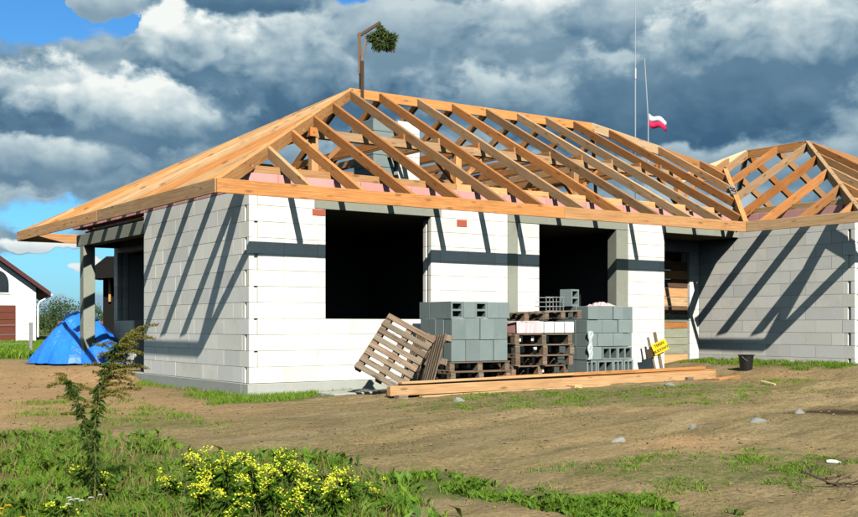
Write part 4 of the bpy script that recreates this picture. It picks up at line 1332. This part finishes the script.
# ------------------------------------------------------------------ neighbour: white house, wire fence, brown fence, trees
def neighbour():
    s, t = 60, -21.75
    b = at(s, t); z = 0.33
    nb = thing('neighbour_house', 'white rendered house with dark red gable roof and brown garage door', 'house', (b.x, b.y, z), -YAW + math.radians(23))
    # local x = to the right, y = away; right wall corner at x=0
    Wd = 10.6; eh = 2.85; dp = 10; pk = eh + Wd / 2 * .74
    g = Geo(); g.add([(0, 0, -.6), (-Wd, 0, -.6), (-Wd, 0, eh), (-Wd / 2, 0, pk), (0, 0, eh), (0, dp, -.6), (-Wd, dp, -.6), (-Wd, dp, eh), (-Wd / 2, dp, pk), (0, dp, eh)],
                     [(0, 4, 3, 2, 1), (5, 6, 7, 8, 9), (0, 5, 9, 4), (1, 2, 7, 6), (3, 4, 9, 8), (2, 3, 8, 7)]); g.obj('wall', M_HOUSE, nb)
    for sgn in (1, -1):
        g = Geo(); k = .74
        x0 = -Wd / 2; xe = x0 + sgn * (Wd / 2 + .75); ze = pk - (Wd / 2 + .75) * k
        g.add([(x0, -.5, pk + .05), (xe, -.5, ze + .05), (xe, -.5, ze + .30), (x0, -.5, pk + .33), (x0, dp + .5, pk + .05), (xe, dp + .5, ze + .05), (xe, dp + .5, ze + .30), (x0, dp + .5, pk + .33)],
              [(0, 1, 2, 3), (7, 6, 5, 4), (0, 4, 5, 1), (3, 2, 6, 7), (1, 5, 6, 2), (0, 3, 7, 4)]); g.obj('roof', M_DKROOF, nb)
    Geo().tube([(.80, -.5, eh - .42), (.80, dp + .5, eh - .42)], .07, 6).obj('gutter', M_METAL, nb)
    Geo().tube([(.78, -.02, eh - .45), (.2, -.06, eh - .8), (.10, -.08, eh - 1.0), (.10, -.08, .1)], .05, 6).obj('downpipe', M_HOUSE, nb)
    dr = Geo().cham((-4.6, -.05, -.2), (-1.05, -.005, 1.85), .01).obj('garage_door', M_DOORB, nb)
    g = Geo()
    for k in range(5): g.box((-4.55, -.075, -.1 + k * .39), (-1.1, -.052, .26 + k * .39))
    g.obj('door_panel', M_DOORB, dr)
    arc = [(.55 * math.cos(a), .75 * math.sin(a) - .15) for a in [math.pi * k / 12 for k in range(13)]] + [(-.55, -.6), (.55, -.6)]
    M = Matrix.Translation((-1.95, 0, 3.15)) @ Matrix.Rotation(math.pi / 2, 4, 'X')
    fr = Geo().prism([(x * 1.15, y * 1.12) for x, y in arc], .003, .06, M).obj('window', M_HOUSE, nb)
    Geo().prism(arc, .062, .075, M).obj('pane', M_GLASS, fr)
    w = Geo(); w.box((-.02, -.09, -.5), (.02, -.076, .6), Matrix.Translation((-1.95, 0, 3.0))); w.obj('mullion', M_HOUSE, fr)


neighbour()


def wire_fence():
    a = at(30, -15.5); f = thing('wire_fence', 'thin wire fence with grey posts at the edge of the plot', 'fence', (a.x, a.y, 0))
    ps = []
    for k in range(9):
        p = at(30.0 + k * .25, -18 + k * 3.4 if k < 3 else -18 + k * 3.4)
        if k * 3.4 - 18 > -9.5: break
        z = gzf(p.x, p.y); ps.append((p, z))
        G = Geo(); q = p - a; G.tube([(q.x, q.y, z - .1), (q.x, q.y, z + .95)], .05, 6).obj('post', M_WIRE, f)
    for h in (.35, .62, .88):
        G = Geo()
        for (p, z), (q, z2) in zip(ps[:-1], ps[1:]):
            u = p - a; v = q - a; G.tube([(u.x, u.y, z + h), ((u.x + v.x) / 2, (u.y + v.y) / 2, (z + z2) / 2 + h - .03), (v.x, v.y, z2 + h)], .008, 4)
        G.obj('wire', M_WIRE, f)


wire_fence()
p = at(66, -22.6); bf = thing('board_fence', 'reddish brown board fence standing beyond the blue tarpaulin', 'fence', (p.x, p.y, .1), -YAW)
_bd = Geo().cham((0, 0, 0), (.30, .03, 1.22), .004).mesh('board', M_FENCEB)
for k in range(30): put('board', _bd, bf, Matrix.Translation((k * .31, jit(.01), jit(.02))))
Geo().box((0, .032, .5), (9.3, .07, .6)).obj('rail', M_FENCEB, bf)


def tree(label, p, H, R, seed, dens=1.0, name='tree'):
    r = random.Random(seed); t = thing(name, label, 'tree', (p.x, p.y, 0), 0, 'trees on the horizon beyond the plot')
    G = Geo(); G.tube([(0, 0, -.5), (r.uniform(-.1, .1), 0, H * .35), (r.uniform(-.3, .3), r.uniform(-.3, .3), H * .8)], [H * .03, H * .022, H * .006], 6)
    for k in range(6):
        a = r.uniform(0, 6.28); z = H * r.uniform(.25, .6)
        G.tube([(0, 0, z), (math.cos(a) * R * .4, math.sin(a) * R * .4, z + H * .15), (math.cos(a) * R * .7, math.sin(a) * R * .7, z + H * .22)], [H * .01, H * .007, H * .003], 5)
    G.obj('trunk', M_TREEB, t)
    G = Geo(); cl = []
    for k in range(26):
        a = r.uniform(0, 6.28); q = r.random() ** .5; z = r.uniform(.28, .98); rr = R * math.sin(math.pi * min(1, (z - .15) / .95)) ** .7 * q
        cl.append((rr * math.cos(a), rr * math.sin(a), H * z, R * r.uniform(.22, .42)))
    for (x, y, z, cr_) in cl:
        for k in range(int(60 * dens)):
            v = Vector((r.gauss(0, 1), r.gauss(0, 1), r.gauss(0, .8))).normalized() * cr_ * r.random() ** .4
            d = Vector((r.gauss(0, 1), r.gauss(0, 1), r.gauss(0, 1)))
            G.leaf((x + v.x, y + v.y, z + v.z), d, Vector((r.gauss(0, 1), r.gauss(0, 1), r.gauss(0, 1))), H * .055, H * .04)
    G.obj('crown', M_FAR, t)


tree('low bushy tree showing above the brown board fence', at(82, -28.6), 2.6, 2.4, 3)
tree('taller bushy tree behind the white house corner', at(90, -30.6), 2.9, 2.0, 4)
tree('small round bush beside the fence, half behind the column', at(84, -26.3), 2.3, 2.0, 5, name='bush')
# far tree line all round as one mass
G = Geo(); r = random.Random(2)
for k in range(2600):
    a = r.uniform(0, 2 * math.pi); dd = r.uniform(210, 250)
    h = 3.0 + 2.0 * math.sin(a * 9) + 1.5 * math.sin(a * 23 + 1)
    c = Vector((CX + dd * math.cos(a), CY + dd * math.sin(a), r.uniform(0, max(1.5, h))))
    for q in range(9):
        G.leaf(c + Vector((r.gauss(0, 1.5), r.gauss(0, 1.5), r.gauss(0, .6))), Vector((r.gauss(0, 1), r.gauss(0, 1), r.gauss(0, 1))), Vector((r.gauss(0, 1), r.gauss(0, 1), r.gauss(0, 1))), 1.9, 1.6)
G.obj('treeline', M_FAR, kind='stuff', label='dark distant tree line along the horizon', cat='trees')

# ------------------------------------------------------------------ plants
def goldenrod():
    x, y = -4.66, -7.18; z = gzf(x, y) - .01
    t = thing('goldenrod', 'tall fading goldenrod with drooping brownish plumes in the left foreground', 'plant', (x, y, z))
    r = random.Random(12)
    H = 1.30
    stems = [([(0, 0), (.01, .3), (.0, .6), (.04, .9), (.13, 1.12), (.20, 1.25)], 1.0), ([(0, .02), (-.05, .4), (-.09, .65), (-.16, .85), (-.21, .96)], .7)]
    S = Geo(); Lf = Geo(); Pl = Geo()
    def P3(u, h, d=0): return rtv * u + fwv * d + Vector((0, 0, h))
    for si, (st, sc) in enumerate(stems):
        pts = [P3(u, h, .03 * si) for u, h in st]
        S.tube(pts, [.010 * sc] + [.007 * sc] * (len(pts) - 2) + [.003], 6)
        # leaves up the stem
        for k in range(int(330 * sc)):
            f = r.uniform(.10, .97) * (len(pts) - 1); i = int(f); q = pts[i].lerp(pts[min(i + 1, len(pts) - 1)], f - i)
            a = r.uniform(0, 6.28); d = rtv * math.cos(a) + fwv * math.sin(a) + Vector((0, 0, r.uniform(-.5, .35)))
            Lf.leaf(q, d, Vector((0, 0, 1)), r.uniform(.035, .085), r.uniform(.008, .014), .4)
        # plume branches, mostly blown to the right
        nb = 34 if si == 0 else 15
        for k in range(nb):
            f = (.50 + .5 * (k + r.random()) / nb) * (len(pts) - 1); i = min(int(f), len(pts) - 2); q = pts[i].lerp(pts[i + 1], f - i)
            side = (1 if r.random() < .86 else -1) if si == 0 else (-1 if r.random() < .7 else 1)
            L = r.uniform(.12, .33) * (1.0 if si == 0 else .6) * (1.0 if side > 0 or si else .6)
            dd = r.uniform(-.7, .7); hk = (r.uniform(.35, .8), r.uniform(.35, .65))
            br = []
            for m in range(7):
                g_ = m / 6
                br.append(q + rtv * side * L * g_ * .95 + fwv * dd * L * g_ + Vector((0, 0, L * hk[0] * g_ - L * hk[1] * g_ * g_)))
            S.tube(br, [.0035, .003, .0028, .0024, .002, .0016, .001], 4)
            for m in range(int(125 * L / .2)):
                g_ = r.uniform(.12, 1); j = min(int(g_ * 6), 5); b_ = br[j].lerp(br[j + 1], g_ * 6 - j)
                d = Vector((r.gauss(0, .5), r.gauss(0, .5), r.uniform(.1, 1.0)))
                Pl.leaf(b_ + Vector((r.gauss(0, .006), r.gauss(0, .006), r.uniform(0, .014))), d, Vector((r.gauss(0, 1), r.gauss(0, 1), r.gauss(0, 1))), r.uniform(.012, .026), r.uniform(.006, .011), .2)
    S.obj('stem', M_STEM, t); Lf.obj('leaves', M_GLEAF, t); Pl.obj('plume', M_GOLD, t)
    # a low side shoot to the far left
goldenrod()


def mustard(label, x, y, H, seed, spread=.14, mat=None, nst=7):
    r = random.Random(seed); t = thing('flowering_weed', label, 'plant', (x, y, gzf(x, y) - .01), 0, 'bright yellow flowering weeds in the foreground')
    S = Geo(); L = Geo(); F = Geo()
    for k in range(nst):
        a = r.uniform(0, 6.28); sp = r.uniform(.2, 1) * spread; h = H * r.uniform(.62, 1)
        pts = [Vector((0, 0, 0)), Vector((math.cos(a) * sp * .4, math.sin(a) * sp * .4, h * .45)), Vector((math.cos(a) * sp, math.sin(a) * sp, h))]
        S.tube(pts, [.005, .004, .002], 5)
        for m in range(34):
            f = r.random() ** .8 * 1.7; i = int(f); q = pts[i].lerp(pts[i + 1], f - i)
            b_ = r.uniform(0, 6.28)
            L.leaf(q, Vector((math.cos(b_), math.sin(b_), r.uniform(-.1, .9))), Vector((0, 0, 1)), r.uniform(.04, .11), r.uniform(.014, .034), .4)
        for m in range(r.randint(4, 7)):
            c = pts[2] + Vector((r.gauss(0, .028), r.gauss(0, .028), r.uniform(-.10, .01)))
            S.tube([pts[1].lerp(pts[2], .6), c], [.002, .0015], 4)
            for n_ in range(13):
                d = Vector((r.gauss(0, 1), r.gauss(0, 1), r.uniform(0, 1.2)))
                F.leaf(c + Vector((r.gauss(0, .014), r.gauss(0, .014), r.gauss(0, .012))), d, Vector((r.gauss(0, 1), r.gauss(0, 1), 1)), r.uniform(.013, .021), r.uniform(.011, .016), .2)
    S.obj('stem', M_STEM, t); L.obj('leaves', M_WEED, t, kind='stuff'); F.obj('flowers', mat or M_YEL, t, kind='stuff')


mw = [  # s, t, height, label
    (7.9, -1.45, .50, 'tallest clump of yellow flowers, in the middle of the foreground patch'),
    (7.7, -1.22, .46, 'yellow flowering clump just right of the tallest one'),
    (8.0, -1.66, .42, 'yellow flowering clump just left of the tallest one'),
    (7.4, -1.36, .36, 'low yellow flowering clump in front of the tallest one'),
    (7.5, -1.02, .38, 'yellow flowering clump midway along the right side of the patch'),
    (7.9, -.86, .40, 'yellow flowering clump second from the right end of the patch'),
    (7.5, -.68, .33, 'slender yellow flowering weed near the right end of the patch'),
    (7.9, -.55, .36, 'thin yellow flowering weed standing alone at the right end of the patch'),
    (7.5, -1.60, .30, 'short yellow flowering clump at the left front of the patch'),
    (8.3, -1.95, .30, 'small yellow flowering weed at the left end of the patch'),
    (8.5, -1.12, .44, 'yellow flowering weed standing tall behind the patch'),
    (7.1, -1.22, .30, 'low yellow flowering weed at the bottom edge of the picture'),
    (7.2, -.88, .28, 'low leafy yellow weed at the front right of the patch'),
    (8.2, -2.45, .22, 'low sparse yellow weed between the patch and the goldenrod'),
    (7.6, -2.55, .20, 'little yellow flowers low in the grass right of the goldenrod'),
    (8.6, -2.75, .26, 'sparse yellow flowers behind the foot of the goldenrod'),
]
for i, (s, t_, h, lb) in enumerate(mw):
    p = at(s, t_); n = (7 if h > .41 else 5) if h > .3 else 3
    mustard(lb, p.x, p.y, h * .93 + .02, 40 + i, .10 + .09 * (h > .35), nst=n)


def flower(label, p, mat, h, seed, name='small_flower', n=3, group=None, R_=.022):
    r = random.Random(seed); t = thing(name, label, 'flower', (p.x, p.y, gzf(p.x, p.y)), 0, group)
    S = Geo(); F = Geo()
    for k in range(n):
        c = Vector((r.gauss(0, .035), r.gauss(0, .035), h * r.uniform(.8, 1.05)))
        S.tube([(0, 0, 0), c], [.003, .002], 4)
        for m in range(22):
            a = 2 * math.pi * m / 11; d = Vector((math.cos(a), math.sin(a), .25 + .4 * (m > 10)))
            F.leaf(c, d, Vector((0, 0, 1)), R_, R_ * .45, .1)
    S.obj('stem', M_STEM, t); F.obj('petals', mat, t)


flower('orange-yellow flower head at the far left edge of the grass', at(7.2, -2.83), M_ORANGE, .20, 1, n=3, R_=.03)
flower('orange-yellow flower low in the bottom left corner', at(7.0, -2.68), M_ORANGE, .14, 2, n=2, R_=.03)
flower('white flower cluster just left of the goldenrod stem', at(7.6, -2.50), M_WHITEF, .22, 3, n=5, R_=.024)
flower('white flower cluster just right of the goldenrod stem', at(7.6, -2.37), M_WHITEF, .22, 4, n=3, R_=.02)


def blades(name, x, y, hmin, hmax, w, mat, label, lean=.5, cat='grass', broad=False):
    n = len(x); z = gz(x, y) - .005
    h = NP.uniform(hmin, hmax, n) * (1 if np.isscalar(hmin) else 1)
    a = NP.uniform(0, 2 * np.pi, n); b_ = NP.uniform(0, 2 * np.pi, n); ln = NP.uniform(.1, 1, n) * lean * h
    wx = np.cos(b_) * w * NP.uniform(.6, 1.3, n); wy = np.sin(b_) * w * NP.uniform(.6, 1.3, n)
    lx = np.cos(a) * ln; ly = np.sin(a) * ln
    if broad: m, mw_ = .55, 1.0
    else: m, mw_ = .5, .42
    V = np.empty((n, 5, 3))
    V[:, 0] = np.stack([x - wx * .5 * (.3 if broad else 1), y - wy * .5 * (.3 if broad else 1), z], 1)
    V[:, 1] = np.stack([x + wx * .5 * (.3 if broad else 1), y + wy * .5 * (.3 if broad else 1), z], 1)
    V[:, 2] = np.stack([x + wx * mw_ + lx * m * .6, y + wy * mw_ + ly * m * .6, z + h * m], 1)
    V[:, 3] = np.stack([x - wx * mw_ + lx * m * .6, y - wy * mw_ + ly * m * .6, z + h * m], 1)
    V[:, 4] = np.stack([x + lx * 1.3, y + ly * 1.3, z + h * (1 if not broad else .8)], 1)
    me = bpy.data.meshes.new(name); me.vertices.add(n * 5); me.vertices.foreach_set('co', V.ravel())
    base = (np.arange(n) * 5)[:, None]
    idx = np.concatenate([base + np.array([0, 1, 2, 3]), base + np.array([3, 2, 4])], 1).ravel()
    me.loops.add(len(idx)); me.loops.foreach_set('vertex_index', idx)
    me.polygons.add(2 * n); ls = np.stack([np.arange(n) * 7, np.arange(n) * 7 + 4], 1).ravel(); me.polygons.foreach_set('loop_start', ls)
    me.update(calc_edges=True); me.materials.append(mat)
    return link(bpy.data.objects.new(name, me), None, label, cat, None, 'stuff')


def scatter(n, box, fn, thr=0.0):
    x = NP.uniform(box[0], box[1], n); y = NP.uniform(box[2], box[3], n)
    g = fn(x, y); k = NP.random(n) < g
    return x[k], y[k]


def notin_house(x, y):
    inside = ((x > -.04) & (x < 9.2) & (y > -.04) & (y < 9)) | ((x > 11.3) & (x < 18) & (y > -2.85) & (y < 9)) | ((x > 9.1) & (x < 11.5) & (y > 1.05))
    return ~inside


# thick grass, foreground left
pl = POLY['bl']
def f_bl(x, y): return sst(-.35, .25, pdist(x, y, pl) + (fbm(x, y, 1.9, 4, 31) - .5) * .9) * (.06 + 1.2 * sst(.40, .66, fbm(x, y, 2.6, 3, 77)))
x, y = scatter(170000, (-7.2, -1.8, -10.6, -2.8), f_bl)
blades('grass', x, y, .04, .15, .006, M_GRASS, 'thick green grass filling the left foreground', .8)
x, y = scatter(42000, (-7.2, -1.8, -10.6, -2.8), f_bl)
blades('weeds', x, y, .05, .15, .024, M_WEED, 'broad leaved low weeds growing through the foreground grass', 1.0, 'weeds', True)
x, y = scatter(14000, (-7.2, -1.8, -10.6, -2.8), lambda x, y: inpoly(x, y, pl) * .9)
blades('dry_grass', x, y, .06, .22, .005, M_GRASSD, 'dry straw stalks standing in the foreground grass', .7)
# green band and patches on the bare soil
def patch(keys, e, wob, hole=.5):
    def f(x, y):
        g = np.zeros(x.shape)
        for k in keys: g = np.maximum(g, sst(-e, e * .7, pdist(x, y, POLY[k]) + (fbm(x, y, 2.6, 4, 55) - .5) * wob))
        return g * sst(hole - .08, hole + .12, fbm(x, y, 3.6, 3, 91)) * notin_house(x, y)
    return f
x, y = scatter(42000, (-3.2, -.6, -10.6, -6.6), patch(['strip'], .16, .6, .48))
blades('grass', x, y, .03, .085, .007, M_GRASS, 'green band of grass crossing the bare soil in front', 1.0)
x, y = scatter(9000, (-3.2, -.6, -10.6, -6.6), patch(['strip'], .16, .6, .48))
blades('weeds', x, y, .03, .08, .022, M_WEED, 'broad low weeds within the green band on the soil', 1.2, 'weeds', True)
x, y = scatter(55000, (-1.6, 2.6, -2.4, 4.8), patch(['plinth', 'leftpl'], .15, .6, .45))
blades('grass', x, y, .03, .09, .008, M_GRASS, 'fresh grass growing along the foot of the plinth', .9)
x, y = scatter(26000, (10.2, 11.6, -3.2, 1.2), patch(['wing'], .25, .9, .52))
blades('grass', x, y, .03, .09, .009, M_GRASS, 'tufts of grass at the foot of the wing wall', .9)
x, y = scatter(85000, (0, 9.8, -5.8, -2.2), patch(['mid'], .5, 1.4, .60))
blades('grass', x, y, .015, .045, .008, M_GRASS, 'short sparse grass in front of the timber pile', 1.3)
x, y = scatter(34000, (-1.2, 2.2, -10.2, -7.6), patch(['br'], .4, .9, .58))
blades('grass', x, y, .015, .05, .007, M_GRASS, 'sparse short grass on the trodden soil at the right', 1.3)
x, y = scatter(22000, (-4.2, -1.4, -4.2, 1.5), patch(['leftmid'], .4, 1.0, .54))
blades('grass', x, y, .02, .06, .007, M_GRASS, 'sparse grass between the foreground and the mound', 1.2)
def f_all(x, y): return notin_house(x, y) * sst(.52, .75, fbm(x, y, 1.4, 4, 13)) * sst(-2, -3.4, y - .3 * np.clip(-x, 0, 3))
x, y = scatter(60000, (-5, 9, -11, -1), f_all)
blades('dry_grass', x, y, .01, .04, .005, M_GRASSD, 'flattened dry grass strewn over the bare soil', 2.0)
x, y = scatter(7000, (-5, 11, -11, -1), f_all)
blades('weeds', x, y, .008, .028, .011, M_GRASS, 'tiny green seedlings scattered over the bare soil', 1.6, 'weeds', True)
# far lawn
def f_lawn(x, y): return lawnmask(x, y)
n = 60000; s = NP.uniform(27, 58, n); t_ = NP.uniform(-.48, -.28, n) * s
x = CX + .5708 * s + .8211 * t_; y = CY + .8211 * s - .5708 * t_
k = lawnmask(x, y) > .4
blades('grass', x[k], y[k], .08, .26, .05, M_GRASS, 'green meadow grass in front of the white neighbour house', .6)

# clods and small stones on the soil
def clods():
    n = 9000; x = NP.uniform(-5, 12, n); y = NP.uniform(-11, 8, n)
    k = notin_house(x, y) & (fbm(x, y, 1.1, 3, 44) > .42) & ((y < -.1) | (x < 0)); x = x[k]; y = y[k]; z = gz(x, y)
    G = Geo(); vs = []; fs = []
    for a, b_, c in zip(x, y, z):
        r = RND.choice((.006, .008, .011, .016, .022)) * RND.uniform(.7, 1.3); n0 = len(vs)
        for d in ((1, 0, 0), (0, 1, 0), (-1, 0, 0), (0, -1, 0), (0, 0, .8), (0, 0, -.5)):
            vs.append((a + d[0] * r * RND.uniform(.6, 1.4), b_ + d[1] * r * RND.uniform(.6, 1.4), c + d[2] * r * RND.uniform(.5, 1.2) + r * .2))
        for q in ((0, 1, 4), (1, 2, 4), (2, 3, 4), (3, 0, 4), (1, 0, 5), (2, 1, 5), (3, 2, 5), (0, 3, 5)): fs.append(tuple(n0 + i for i in q))
    G.v = vs; G.f = fs
    G.obj('clods', M_CLOD, kind='stuff', label='loose earth clods and pebbles scattered over the soil', cat='clods')


M_CLOD = block_mat('earth_clod', (.24, .165, .09), (.16, .11, .06), (.30, .26, .2), .2, .5)
clods()
